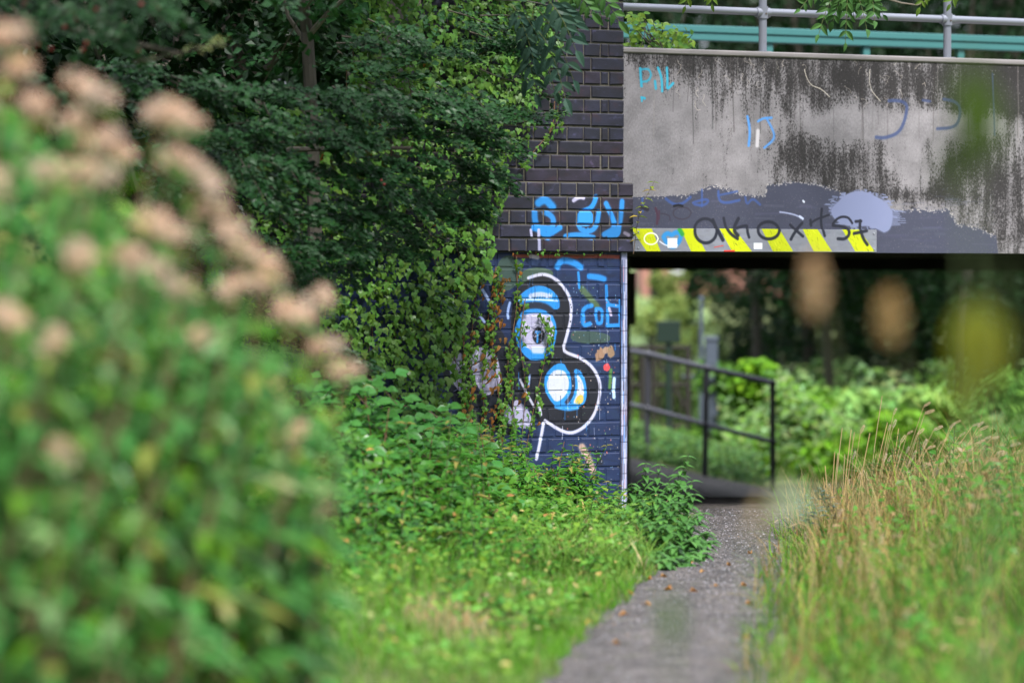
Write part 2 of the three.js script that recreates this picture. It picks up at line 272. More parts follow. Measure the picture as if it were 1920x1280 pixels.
  A([[958, 1185], [966, 1290], [950, 1380], [895, 1450]], 34, '#20283c', 1, 0.4); A([[800, 1490], [900, 1520], [1000, 1500]], 30, '#2b86cc', 0.8, 1.4);
  // tags and smears
  A([[815, 195], [835, 145], [900, 135], [980, 165], [1030, 200]], 62, BLUE, 1, 0.6); A([[1005, 250], [1012, 320], [1016, 392]], 26, BLUE, 0.95, 1); A([[1110, 285], [1180, 290], [1245, 310]], 56, BLUE, 0.9, 1.4); A([[1265, 370], [1270, 520]], 24, BLUE, 0.95, 1);
  A([[1128, 555], [1052, 570], [1048, 660], [1052, 742], [1112, 722]], 42, BLUE, 0.95, 1); A([[1170, 590], [1165, 720], [1232, 720], [1228, 585], [1170, 585]], 34, BLUE, 0.95, 1);
  A([[1278, 525], [1276, 740]], 34, BLUE, 0.95, 1); A([[1278, 545], [1370, 560]], 34, BLUE, 0.9, 1); A([[1278, 740], [1380, 735]], 36, BLUE, 0.95, 1); A([[1392, 510], [1390, 740]], 30, BLUE, 0.95, 1);
  A([[1290, 580], [1310, 640]], 30, '#c9b8cc', 0.6, 1);
  B(ring(1205, 1000, 48, 58, 8), '#94745e', 1, 8); B(ring(1262, 965, 34, 34, 7), '#a08470', 1, 6); B(ring(1308, 985, 30, 62, 8), '#8a7058', 1, 8); B(ring(1268, 1126, 30, 36, 8), '#e2454a', 1, 2);
  A([[1338, 1230], [1332, 1300], [1336, 1400]], 34, '#b9d4ea', 0.95, 0.8); A([[1308, 1150], [1300, 1260], [1296, 1310]], 34, '#4f7d3a', 0.7, 1);
  A([[1040, 1860], [1100, 1960], [1140, 2080]], 70, '#b8998a', 0.85, 2); A([[1180, 1920], [1210, 2000]], 60, '#181b28', 0.6, 3);
  for (let i = 0; i < 320; i++) { const [x, y] = zoomA([[rr(900, 1410), rr(330, 2250)]])[0]; g.globalAlpha = rr(0.4, 0.95); g.fillStyle = pick(['#c9b09e', '#d8c3b4', '#7fb2d6', '#e07060', '#0f1420', '#0f1420', '#93a7c4', '#6d8f6a']); g.fillRect(x, y, rr(1, 5), rr(1, 7)); }
  for (let i = 0; i < 200; i++) { const [x, y] = zoomA([[rr(-600, 900), rr(150, 2300)]])[0]; g.globalAlpha = rr(0.3, 0.8); g.fillStyle = pick(['#c9b09e', '#0f1420', '#4a658c', '#8fa3c0']); g.fillRect(x, y, rr(1, 5), rr(1, 4)); }
  g.globalAlpha = 1;
  for (let i = 0; i < 5200; i++) { const [x, y] = zoomA([[rr(-400, 1410), rr(140, 2000)]])[0]; g.globalAlpha = rr(0.05, 0.3); g.fillStyle = pick(['#0b0e18', '#0b0e18', '#8d97b8', '#3b5a86', '#5b5470']); g.fillRect(x, y, rr(0.8, 3.5), rr(0.8, 3)); }
  for (let i = 0; i < 46; i++) { const x = rr(400, 1390), y = rr(160, 1700); A([[x, y], [x + gauss() * 2, y + rr(40, 200)]], rr(3, 7), pick([BLUE, WHITE, NAVY, INK, '#4a6fa8']), rr(0.2, 0.6), 0.3); }
  g.globalAlpha = 1;
  // blue tag on the projecting band
  Tp([[385, 1015], [415, 990], [455, 1035]], 42, BLUE, 0.95); Tp([[365, 1060], [362, 1110], [400, 1160], [432, 1185]], 34, BLUE); Tp([[415, 1062], [455, 1075], [462, 1130], [435, 1175], [492, 1138]], 30, BLUE); Tp([[362, 1140], [440, 1145]], 34, BLUE);
  Tp([[672, 985], [660, 1040], [595, 1058], [580, 1120], [605, 1160], [672, 1150], [686, 1060]], 26, BLUE); blob(g, zoomT(ring(618, 1092, 44, 42, 10)), BLUE, 1, 2); Tp([[520, 1182], [570, 1168], [660, 1188]], 26, BLUE);
  Tp([[722, 1018], [750, 1075], [770, 1140], [712, 1172]], 28, BLUE); Tp([[802, 1008], [798, 1080], [782, 1160], [740, 1185]], 28, BLUE); blob(g, zoomT([[715, 1165], [800, 1125], [790, 1190], [730, 1190]]), BLUE, 1, 2);
  for (const x of [612, 632, 430, 752]) Tp([[x, 1140], [x + 1, 1190]], 7, BLUE, 0.9, 0.2);
  Tp([[560, 1003], [585, 985], [610, 990]], 20, '#aaa3bd', 0.85, 1); Tp([[386, 1150], [388, 1252]], 17, '#b3b2d6', 0.9, 0.6); Tp([[345, 1150], [350, 1185]], 14, '#b3b2d6', 0.8); Tp([[815, 1165], [835, 1175]], 20, '#8f8aa2', 0.6);
}
const wallTex = canvasTex(wallC);
const mPaintedBrick = new THREE.MeshStandardMaterial({ map: wallTex, roughness: 0.6, vertexColors: true });
const mMortar = (() => {
  const [c, g] = canvas(512, 512), im = g.createImageData(512, 512);
  for (let i = 0; i < 512 * 512; i++) { const x = i % 512, y = i >> 9, f = fbm(x / 40, y / 40, 3, 3), e = nz(x / 2.2, y / 2.2, 8), k = 102 + 36 * f + 34 * e; im.data.set([k, k * 0.95, k * 0.86, 255], i * 4); }
  g.putImageData(im, 0, 0); const t = canvasTex(c); t.wrapS = t.wrapT = THREE.MirroredRepeatWrapping; t.repeat.set(2.2, 2.2);
  return new THREE.MeshStandardMaterial({ map: t, roughness: 1 });
})();
const mPaintedMortar = new THREE.MeshStandardMaterial({ map: wallTex, roughness: 0.5 });
const wallUV = (g) => { const p = g.attributes.position, uv = []; for (let i = 0; i < p.count; i++) uv.push((p.getX(i) - WC.s0) * WC.k / wallC.width, 1 - (WC.v1 - p.getY(i)) * WC.k / wallC.height); g.setAttribute('uv', new THREE.Float32BufferAttribute(uv, 2)); return g; };
function brickGeo(s0, s1, v0, v1, back, front, tint, ch = 0.006) {
  const j = () => gauss() * 0.0016, o = front + gauss() * 0.0018;
  const a = [[s0 + j(), v0 + j()], [s1 + j(), v0 + j()], [s1 + j(), v1 + j()], [s0 + j(), v1 + j()]], cx = (s0 + s1) / 2, cy = (v0 + v1) / 2, pos = [], idx = [];
  const inn = a.map(([x, y]) => [x - Math.sign(x - cx) * ch, y - Math.sign(y - cy) * ch]);
  for (const [x, y] of a) pos.push(x, y, back); for (const [x, y] of a) pos.push(x, y, o - ch * 0.8); for (const [x, y] of inn) pos.push(x, y, o + gauss() * 0.0006);
  for (const b of [0, 4]) for (let k = 0; k < 4; k++) { const n = (k + 1) % 4; idx.push(b + k, b + n, b + 4 + n, b + k, b + 4 + n, b + 4 + k); }
  idx.push(8, 9, 10, 8, 10, 11);
  const g = new THREE.BufferGeometry(); g.setAttribute('position', new THREE.Float32BufferAttribute(pos, 3)); g.setIndex(idx);
  wallUV(g); const n = g.toNonIndexed(); n.computeVertexNormals(); const c = []; for (let i = 0; i < n.attributes.position.count; i++) c.push(...tint); n.setAttribute('color', new THREE.Float32BufferAttribute(c, 3)); return n;
}
const abutment = wallFrame(thing('brick_abutment', 'dark blue brick abutment with graffiti eyes on its navy painted lower half', 'abutment'));
const vBand0 = survey(1100, 472)[1], vBand1 = survey(1100, 341)[1], COURSE = (vBand1 - vBand0) / 5, sEnd = -2.75;
{
  const upper = () => { const k = rr(0.72, 1.25), w = gauss() * 0.06; return rnd() < 0.2 ? [k * 1.4, k * 1.05, k * 1.0] : [k * (1 + w), k, k * (1 - w * 0.5)]; };
  let count = 0; const far = [];
  const course = (v, h, right, back, front, tint, header, sLeft, sStop = sEnd) => {
    let s = right, k = 0;
    while (s > sStop) {
      const w = header ? (k === 0 ? 0.1 : k === 1 ? 0.052 : 0.106) : 0.212, jit = gauss() * 0.003;
      const geo = brickGeo(s - w + 0.0078 + jit, s, v, v + h - 0.0085, back, front, tint());
      if (s > sLeft) { part('brick', geo, mPaintedBrick, abutment); count++; } else far.push(geo);
      s -= w; k++;
    }
  };
  for (let i = 0; i < 17; i++) course(vBand1 + i * COURSE, COURSE, 0, -0.1, 0, upper, i % 2 === 1, i < 6 ? -0.9 : -0.66, -1.25);           // upper wall
  for (let i = 0; i < 5; i++) course(vBand0 + i * COURSE, COURSE, 0.042, -0.1, 0.035, upper, i === 0 || i === 2 || i === 4, -1.05);     // projecting band
  const rows = 19, h = (vBand0 + 0.12) / rows;
  for (let i = 0; i < rows; i++) course(vBand0 - (i + 1) * h, h, -0.022, -0.1, 0, () => [1, 1, 1], i % 2 === 0, i < 3 ? -0.9 : -1.0);
  part('brick_mass', mergeGeometries(far), mPaintedBrick, abutment).userData.kind = 'stuff';
  const slab = (s0, s1, v0, v1, o0, o1, name, m, painted) => { const g = new THREE.BoxGeometry(s1 - s0, v1 - v0, o1 - o0); g.translate((s0 + s1) / 2, (v0 + v1) / 2, (o0 + o1) / 2); if (painted) wallUV(g); return part(name, g, m, abutment); };
  slab(-1.3, -0.004, vBand1 - 0.001, vBand1 + 17 * COURSE - 0.012, -0.45, -0.009, 'mortar_bed', mMortar);
  slab(sEnd, 0.038, vBand0 + 0.002, vBand1 - 0.003, -0.45, 0.026, 'mortar_bed', mMortar);
  slab(sEnd, -0.026, -0.2, vBand0, -0.45, -0.0035, 'mortar_bed', mPaintedMortar, true);
  // painted corner arris
  const [c, g] = canvas(64, 1024); g.fillStyle = '#8488a6'; g.fillRect(0, 0, 64, 1024);
  for (let i = 0; i < 420; i++) { g.globalAlpha = rr(0.3, 0.9); g.fillStyle = pick(['#c6c6d6', '#bec4d8', '#6c82bb', '#5f8fd8', '#6a6284', '#3a3550', '#b68a9a', '#c4c4de', '#24344f']); g.fillRect(rnd() * 64, rnd() * 1024, rr(1, 5), rr(20, 260)); }
  for (let i = 0; i < 17; i++) { g.globalAlpha = 0.6; g.fillStyle = '#2a2c40'; g.fillRect(0, i * 60 + rr(-2, 2), 64, 3); }
  const sh = new THREE.Shape(); sh.moveTo(-0.02, -0.06); sh.lineTo(0.024, -0.06); sh.lineTo(0.024, -0.012); sh.quadraticCurveTo(0.024, 0.008, 0.004, 0.008); sh.lineTo(-0.02, 0.008); sh.closePath();
  const eg = new THREE.ExtrudeGeometry(sh, { depth: vBand0 + 0.12, bevelEnabled: false, curveSegments: 6 }); eg.rotateX(-Math.PI / 2); eg.scale(1, 1, -1); eg.translate(0, -0.12, 0);
  { const p = eg.attributes.position, uv = [], ix = []; for (let i = 0; i < p.count; i++) uv.push((p.getX(i) - p.getZ(i) + 0.03) * 9, p.getY(i) / vBand0); eg.setAttribute('uv', new THREE.Float32BufferAttribute(uv, 2)); for (let i = 0; i < p.count; i += 3) ix.push(i, i + 2, i + 1); eg.setIndex(ix); eg.computeVertexNormals(); }
  part('corner_arris', eg, new THREE.MeshStandardMaterial({ map: canvasTex(c), roughness: 0.4 }), abutment).userData.label = 'corner edge streaked with white and blue paint';
  console.log('bricks as parts', count);
}

// ------------------------------------------------------------------ the bridge
const FACE = -0.1, SPAN = 4.8, vSoffit = 1.509, vTop = survey(1200, 90, FACE)[1];
const bridge = thing('concrete_bridge', 'weathered concrete road bridge with stained parapet beam over the path', 'bridge', [X0, 0, -D0]);
const K = { s0: 0, v1: vTop + 0.02, k: 430 }, FW = 2048, FH = 540;
const fc = (px, py) => { const [s, v] = survey(px, py, FACE); return [(s - K.s0) * K.k, (K.v1 - v) * K.k]; };
const zoomF = (l) => l.map(([x, y]) => fc(1170 + x / 3.623, 320 + y / 3.623)), zoomG = (l) => l.map(([x, y]) => fc(1160 + x / 2.526, y / 2.526));
const FPXC = 1.42;
function tagStrokes(put) {                                     // the black and blue writing, which runs over beam and plate alike
  const BK = '#20222e', w = 17;
  put(ring(552, 408, 76, 84, 16), w, BK, 0.95); put([[605, 335], [630, 400], [668, 470]], w + 4, BK, 0.95);
  put([[678, 322], [688, 380], [720, 430], [768, 462]], w, BK, 0.95); put([[778, 325], [735, 400], [770, 440]], w + 4, BK, 0.95); put([[765, 390], [842, 362], [832, 405], [846, 452]], w - 1, BK, 0.92);
  put(ring(980, 405, 74, 60, 14), w, BK, 0.95); put([[1130, 368], [1165, 405], [1212, 445]], w - 1, BK, 0.95); put([[1212, 355], [1160, 410], [1130, 466]], w, BK, 0.95);
  put([[1266, 362], [1290, 335], [1395, 300]], w - 4, BK, 0.9); put([[1345, 260], [1334, 350], [1360, 442]], w - 1, BK, 0.92); put([[1268, 335], [1272, 372]], w, BK, 0.9);
  put([[1420, 360], [1450, 316], [1522, 310], [1552, 356]], w - 3, BK, 0.9); put([[1420, 372], [1500, 374], [1536, 420], [1502, 466], [1450, 462]], w, BK, 0.95);
  put([[1575, 345], [1612, 342]], w, BK, 0.9); put([[1606, 340], [1600, 400], [1626, 470], [1650, 502]], w + 1, BK, 0.95); put([[1560, 426], [1646, 408]], w, BK, 0.95);
  const BL = '#3c5594';
  put([[128, 275], [125, 190]], 16, BL, 0.6); put([[285, 190], [330, 232], [400, 226], [452, 180]], 17, BL, 0.6); put([[470, 218], [545, 190], [582, 204], [540, 240], [480, 228]], 16, BL, 0.55); put([[530, 130], [530, 240]], 14, BL, 0.5);
  put([[642, 140], [640, 200], [690, 222], [785, 200]], 16, BL, 0.6); put([[640, 168], [770, 140]], 13, BL, 0.5); put([[825, 180], [832, 242], [872, 182], [925, 230]], 15, BL, 0.5);
  put([[250, 290], [310, 296], [314, 336]], 10, '#3a3642', 0.6); put(ring(395, 288, 62, 42, 12), 10, '#3a3642', 0.55); put([[340, 240], [368, 232], [398, 240]], 14, '#15151c', 0.95); put([[120, 250], [160, 262]], 24, '#221f2a', 0.8); put([[215, 255], [232, 290], [225, 360]], 16, '#4a2f40', 0.85); put([[240, 270], [240, 330]], 8, '#4a2f40', 0.7);
  put([[1060, 280], [1140, 290], [1215, 322]], 10, '#b7bfe2', 0.5); put([[1195, 310], [1216, 326]], 14, '#c8d2f0', 0.8); put([[1218, 205], [1224, 212]], 12, '#dfe2ee', 0.8);
}
const faceTex = (() => {
  const [c, g] = canvas(FW, FH), im = g.createImageData(FW, FH);
  const spots = [[1450, 140, 240, 42, 0.36], [1650, 150, 170, 55, 0.62], [1890, 150, 110, 100, 1.1], [1560, 300, 90, 70, 0.62], [1490, 270, 50, 80, 0.35], [1800, 320, 130, 70, 0.7], [1250, 110, 200, 18, 0.5], [1650, 365, 160, 12, 0.5], [1880, 430, 70, 60, 0.55], [1330, 190, 80, 40, 0.18], [1720, 235, 190, 22, -1.0], [1580, 232, 60, 26, -0.6], [1240, 280, 90, 80, -0.35], [1720, 310, 45, 50, -0.6], [1200, 250, 30, 150, -0.25], [1400, 330, 60, 50, -0.1], [1600, 100, 400, 8, 0.3]];
  const inv = (x, y) => { const s = K.s0 + x / K.k, v = K.v1 - y / K.k, d0 = D0 - FACE * ca, d = d0 + s * sa, X = X0 + FACE * sa + s * ca; return [960 + X / d * FPX, HORIZON - (v - EYE) / d * FPX]; };
  for (let y = 0; y < FH; y++) for (let x = 0; x < FW; x++) {
    const [px, py] = inv(x, y); let M = px > 1960 ? 0.45 : -0.06; if (px < 2100) for (const [cx, cy, rx, ry, k] of spots) { const a = (px - cx) / rx, b = (py - cy) / ry, q = a * a + b * b; if (q < 6) M += k * Math.exp(-q); }
    const streak = 0.95 * fbm(x / 30, y / 95, 5, 2) + 0.4 * fbm(x / 11, y / 120, 3, 31), grain = nz(x / 4.2, y / 7, 5) + 0.8 * nz(x / 2.1, y / 3.2, 9), dark = clamp(0.46 + (M * 1.5 + 1.5 * streak + 0.6 * grain - 0.5) * 1.2), fine = clamp((grain - 0.25) * 2.4) * clamp(0.25 + M), pale = clamp((nz(x / 5, y / 5, 21) - 0.42) * 6) * 0.7;
    const tone = 133 + 34 * fbm(x / 60, y / 60, 4, 14) + 12 * grain, k = tone * (1 - 0.74 * clamp(dark * 0.9 + 0.5 * fine)) + 62 * pale * (0.25 + dark), w = dark * 1.5, o = (y * FW + x) * 4;
    im.data[o] = k + w; im.data[o + 1] = k * 0.965; im.data[o + 2] = k * 0.985 - w * 0.4; im.data[o + 3] = 255;
  }
  g.putImageData(im, 0, 0);
  const F = (pts, w, col, al, ro = 0.7) => strokePath(g, zoomF(pts), w / 3.623 * FPXC, col, al, ro), G = (pts, w, col, al, ro = 1) => strokePath(g, zoomG(pts), w / 2.526 * FPXC, col, al, ro);
  for (let i = 0; i < 80; i++) { let x = rr(40, FW * 0.95); const y1 = rr(30, 230), n = 7, l = []; for (let k = 0; k <= n; k++) { l.push([x, 12 + y1 * k / n]); x += gauss() * 1.6; } strokePath(g, l, rr(1.2, 4.5), pick(['#2c2726', '#3a3433', '#1f1c1c', '#8f8784']), rr(0.06, 0.22), 1.2); }
  // fine crack lines in paler lime
  for (let i = 0; i < 34; i++) { let x = rr(150, 1500), y = rr(240, 480); const l = [[x, y]]; for (let k = 0; k < 6; k++) { x += rr(-12, 16); y += rr(-6, 18); l.push([x, y]); } G(l, rr(1.5, 2.6), '#c9bdb0', 0.4, 0); }
  G([[880, 330], [895, 400], [960, 420], [1000, 460]], 4, '#d6cabc', 0.5); G([[1190, 330], [1180, 410], [1240, 480]], 4, '#d6cabc', 0.45);
  // buffed grey paint
  const grey = '#414354';
  const bound = [[50, 935], [330, 925], [440, 880], [520, 900], [600, 925], [690, 930], [700, 880], [820, 862], [950, 875], [1040, 905], [1120, 960], [1340, 1000], [1400, 990], [1500, 1000], [1560, 990], [1600, 1060], [1700, 1080], [1790, 1120], [1800, 1210], [50, 1210]];
  g.save(); g.fillStyle = grey; g.beginPath(); bound.forEach(([x, y], i) => { const [a, b] = zoomG([[x, y]])[0]; i ? g.lineTo(a, b) : g.moveTo(a, b); }); g.closePath(); g.fill();
  for (let i = 0; i < 900; i++) { const [x, y] = zoomG([[rr(60, 1790), rr(930, 1200)]])[0]; g.globalAlpha = rr(0.03, 0.12); g.fillStyle = pick(['#3a3c4e', '#626478', '#555567', '#434456']); if (g.isPointInPath(x, y)) { g.beginPath(); g.ellipse(x, y, rr(3, 30), rr(2, 12), 0, 0, 6.3); g.fill(); } }
  g.restore();
  for (let i = 0; i < bound.length - 3; i++) for (let k = 0; k < 60; k++) { const t = rnd(), [x, y] = zoomG([[bound[i][0] + (bound[i + 1][0] - bound[i][0]) * t, bound[i][1] + (bound[i + 1][1] - bound[i][1]) * t + gauss() * 9]])[0]; g.globalAlpha = 0.8; g.fillStyle = rnd() < 0.6 ? grey : '#b3aba8'; g.fillRect(x, y, rr(1, 5), rr(1, 4)); }
  g.globalAlpha = 1;
  for (let i = 0; i < 5600; i++) { const [x, y] = zoomG([[rr(60, 1790), rr(890, 1200)]])[0]; g.globalAlpha = rr(0.1, 0.55); g.fillStyle = pick(['#3a3b49', '#6f6d76', '#5d6074', '#424455', '#807a79']); g.fillRect(x, y, rr(0.7, 2.2), rr(0.7, 3.4)); }
  for (let i = 0; i < 120; i++) { const x = rr(60, 1700), y = rr(930, 1180); G([[x, y], [x + rr(20, 120), y + rr(-3, 3)]], rr(3, 14), pick(['#595b6e', '#434558']), rr(0.06, 0.2), 0); }
  g.globalAlpha = 1;
  const pale = '#7e85a6'; blob(g, zoomG([[1005, 985], [1060, 930], [1140, 898], [1210, 925], [1280, 975], [1300, 1040], [1285, 1095], [1240, 1090], [1170, 1065], [1090, 1070], [1010, 1030]]), pale, 1, 4);
  for (let i = 0; i < 150; i++) { const a = rnd() * 6.28, x = 1150 + Math.cos(a) * rr(110, 165), y = 995 + Math.sin(a) * rr(70, 98); G([[x, y], [x + rr(-26, 26), y + rr(-5, 8)]], rr(4, 9), pale, rr(0.3, 0.8), 0); }
  for (let i = 0; i < 14; i++) G([[1270, 990 + i * 6], [1340 + rr(-20, 25), 1000 + i * 5]], 4, pale, 0.45, 0);
  tagStrokes((p, w, c2, al) => F(p, w, c2, al));
  // small coloured tags higher up
  const CY = '#35a5c4';
  G([[102, 325], [108, 408]], 12, CY, 0.85); G([[108, 330], [140, 322], [156, 355], [140, 385], [112, 388]], 9, CY, 0.6, 2); G([[172, 385], [176, 420]], 11, CY, 0.8); G([[186, 322], [204, 360], [206, 432]], 11, CY, 0.85); G([[228, 322], [232, 380], [228, 428], [258, 395]], 11, CY, 0.85); G([[108, 462], [124, 466]], 10, CY, 0.9); G([[110, 466], [110, 480]], 8, CY, 0.8);
  const LB = '#4f8fd8'; G([[610, 552], [624, 610], [616, 690]], 11, LB, 0.8, 2); G([[660, 575], [680, 560], [725, 558]], 10, LB, 0.7, 2); G([[700, 560], [735, 620], [738, 660], [690, 700]], 10, LB, 0.6, 2.5); G([[656, 690], [660, 620]], 16, '#c6c0c4', 0.9);
  const DB = '#3b4870'; G([[1280, 478], [1370, 470], [1360, 560], [1330, 630], [1260, 655], [1220, 650]], 15, DB, 0.6, 1.5); G([[1540, 470], [1610, 478], [1622, 540], [1600, 605], [1510, 610]], 14, DB, 0.5, 1.5); G([[1440, 475], [1475, 480]], 12, DB, 0.5); G([[1770, 350], [1780, 640]], 9, DB, 0.4);
  return canvasTex(c);
})();
const mFace = new THREE.MeshStandardMaterial({ map: faceTex, roughness: 0.9 });
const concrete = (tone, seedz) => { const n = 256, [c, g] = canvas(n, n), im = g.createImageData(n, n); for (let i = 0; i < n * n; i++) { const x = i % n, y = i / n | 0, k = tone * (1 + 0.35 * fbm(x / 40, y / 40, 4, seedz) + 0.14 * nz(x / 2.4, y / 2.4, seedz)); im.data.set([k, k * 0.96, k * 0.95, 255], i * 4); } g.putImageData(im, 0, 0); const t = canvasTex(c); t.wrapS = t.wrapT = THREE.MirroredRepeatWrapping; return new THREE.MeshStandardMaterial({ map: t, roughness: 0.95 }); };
const mConcrete = concrete(140, 3), mDarkConcrete = concrete(78, 9), mLip = concrete(128, 6);  // the second is a darker tone for deck, beams and side walls
const local = (p) => p.clone().sub(V(X0, 0, -D0));
function prism(foot, y0, y1) {                                // an upright block on a four-cornered footprint
  const pos = [], uv = [], q = (a, b, c, d) => { for (const p of [a, b, c, a, c, d]) { pos.push(p.x, p.y, p.z); uv.push((p.x + p.z * 0.7) * 0.6, (p.y + p.z * 0.3) * 0.6); } };
  const lo = foot.map((p) => V(p.x, y0, p.z)), hi = foot.map((p) => V(p.x, y1, p.z)), n = foot.length;
  for (let i = 0; i < n; i++) q(lo[i], lo[(i + 1) % n], hi[(i + 1) % n], hi[i]);
  q(hi[0], hi[1], hi[2], hi[3]); q(lo[3], lo[2], lo[1], lo[0]);
  const g = new THREE.BufferGeometry(); g.setAttribute('position', new THREE.Float32BufferAttribute(pos, 3)); g.setAttribute('uv', new THREE.Float32BufferAttribute(uv, 2)); g.computeVertexNormals(); return g;
}
const FOOT = (s0, s1, o0, o1) => [WP(s0, 0, o0), WP(s1, 0, o0), WP(s1, 0, o1), WP(s0, 0, o1)].map(local);
{
  // parapet beam: a face with the stains and paint, and the body behind it
  const len = SPAN - 0.0, b = new THREE.BoxGeometry(len, vTop - 0.03 - vSoffit, 0.3, 1, 1, 1); b.translate(len / 2, (vTop - 0.03 + vSoffit) / 2, FACE - 0.15);
  { const p = b.attributes.position, uv = []; for (let i = 0; i < p.count; i++) uv.push((p.getX(i) - K.s0) * K.k / FW, 1 - (K.v1 - p.getY(i)) * K.k / FH); b.setAttribute('uv', new THREE.Float32BufferAttribute(uv, 2)); }
  part('parapet_beam', b, mFace, bridge).rotation.y = ANG;
  const lip = new RoundedBoxGeometry(len, 0.034, 0.34, 2, 0.012); lip.translate(len / 2, vTop - 0.015, FACE - 0.16); part('coping', lip, mLip, bridge).rotation.y = ANG;
  const shift = (p, d) => p.clone().addScaledVector(BACK, d), A0 = local(WP(0.03, 0, FACE - 0.3)), A1 = local(WP(SPAN, 0, FACE - 0.3));
  part('deck_slab', prism([A0, A1, shift(A1, 12.2), shift(A0, 12.2)], vSoffit + 0.05, 2.05), mDarkConcrete, bridge);
  part('edge_beam', prism([shift(A0, 12.2), shift(A1, 12.2), shift(A1, 12.6), shift(A0, 12.6)], 1.44, 2.55), mDarkConcrete, bridge);
  part('cross_beam', prism([shift(A0, 3.2), shift(A1, 3.2), shift(A1, 3.5), shift(A0, 3.5)], vSoffit - 0.005, vSoffit + 0.06), mDarkConcrete, bridge);
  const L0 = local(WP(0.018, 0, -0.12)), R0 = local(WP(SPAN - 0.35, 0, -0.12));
  part('side_wall', prism([L0.clone().add(V(-0.5, 0, 0)), L0, shift(L0, 12.8), shift(L0, 12.8).add(V(-0.5, 0, 0))], -0.8, vSoffit + 0.052), mDarkConcrete, bridge);
  part('side_wall', prism([R0, R0.clone().add(V(0.6, 0, -0.3)), shift(R0, 12.8).add(V(0.6, 0, -0.3)), shift(R0, 12.8)], -0.9, vSoffit + 0.052), mDarkConcrete, bridge);
  const Bk = shift(L0, 11.7); part('bearing_bracket', prism([Bk.clone(), Bk.clone().add(V(0.05, 0, -0.1)), shift(Bk.clone().add(V(0.05, 0, 0)), 0.9), shift(Bk, 0.9)], 0.96, 1.42), mDarkConcrete, bridge);
}
{ // hazard plate bolted along the bottom of the beam
  const plate = thing('hazard_plate', 'long grey warning plate with slanted yellow stripes along the bottom of the concrete beam', 'warning plate', [X0, 0, -D0]); plate.rotation.y = ANG;
  const [s0, v0] = survey(1184, 471, FACE), [s1] = survey(1643, 471, FACE), v1 = survey(1400, 429, FACE)[1], w = s1 - s0, h = v1 - v0;
  const CW = 1536, CH = Math.round(1536 * h / w), [c, g] = canvas(CW, CH), m = (l) => l.map(([x, y]) => { const [s, v] = survey(1170 + x / 3.623, 320 + y / 3.623, FACE); return [(s - s0) / w * CW, (v1 - v) / h * CH]; }), kk = CW / (459 * 3.623);
  g.fillStyle = '#84868f'; g.fillRect(0, 0, CW, CH);
  for (let i = 0; i < 500; i++) { g.globalAlpha = rr(0.05, 0.2); g.fillStyle = pick(['#6e7180', '#9a9ca8', '#6b6c75', '#8f919e']); g.beginPath(); g.ellipse(rnd() * CW, rnd() * CH, rr(3, 40), rr(2, 14), 0, 0, 6.3); g.fill(); } g.globalAlpha = 1;
  for (const [a, b, e, f] of [[46, 185, 245, 150], [380, 470, 552, 452], [645, 745, 866, 730], [930, 1050, 1146, 1008], [1208, 1308, 1410, 1285], [1475, 1590, 1700, 1568]]) {
    const q = m([[a, 393], [b, 393], [e, 548], [f, 548]]); g.fillStyle = '#c6cf08'; g.beginPath(); q.forEach(([x, y], i) => i ? g.lineTo(x, y) : g.moveTo(x, y)); g.closePath(); g.fill(); g.save(); g.clip();
    for (let i = 0; i < 70; i++) { const x = rr(a, e), y = rr(393, 545), [[x0, y0], [x1, y1]] = m([[x, y], [x + rr(4, 16), y + rr(8, 30)]]); g.globalAlpha = rr(0.2, 0.8) * (a > 400 ? 1 : 0.5); g.strokeStyle = pick(['#3a3a20', '#5a5c20', '#b9c400', '#f3f65a']); g.lineWidth = rr(0.8, 2.6); g.beginPath(); g.moveTo(x0, y0); g.lineTo(x1, y1); g.stroke(); } g.restore();
  }
  const S = (p, wd, col, al, ro = 0.3) => strokePath(g, m(p), wd * kk, col, al, ro);
  S([[270, 440], [290, 420], [320, 440], [350, 415], [385, 430], [375, 480], [330, 525], [285, 490], [265, 450]], 26, '#2f8fd6', 0.85, 1); S([[375, 400], [392, 430]], 26, '#2f9a3c', 0.85, 1); S(ring(180, 462, 48, 40, 12), 8, '#f2f4e2', 0.9, 0); S([[240, 480], [280, 515], [360, 505]], 8, '#e2e4f2', 0.7, 0);
  S([[610, 520], [670, 508]], 5, '#c8453c', 0.8, 0.2); S([[680, 546], [745, 544]], 9, '#e0362c', 0.95, 0.2);
  g.fillStyle = '#eef0f4'; for (const [x, y, a, b] of [[292, 458, 66, 66], [878, 490, 58, 42]]) { const [[x0, y0], [x1, y1]] = m([[x, y], [x + a, y + b]]); g.fillRect(x0, y0, x1 - x0, y1 - y0); }
  tagStrokes((p, wd, col, al) => S(p, wd, col, al, 0.5));
  const box = new RoundedBoxGeometry(w, h, 0.006, 1, 0.0015); box.translate((s0 + s1) / 2, (v0 + v1) / 2, FACE + 0.0045);
  { const p = box.attributes.position, uv = []; for (let i = 0; i < p.count; i++) uv.push((p.getX(i) - s0) / w, (p.getY(i) - v0) / h); box.setAttribute('uv', new THREE.Float32BufferAttribute(uv, 2)); }
  part('plate', box, new THREE.MeshStandardMaterial({ map: canvasTex(c), roughness: 0.38 }), plate);
  for (const x of [s0 + 0.04, s1 - 0.02]) for (const y of [v0 + 0.02, v1 - 0.02]) { const bolt = new THREE.CylinderGeometry(0.005, 0.006, 0.005, 8); bolt.rotateX(Math.PI / 2); bolt.translate(x, y, FACE + 0.010); part('bolt', bolt, std('#b8bac2', 0.4, { metalness: 0.6 }), plate); }
}

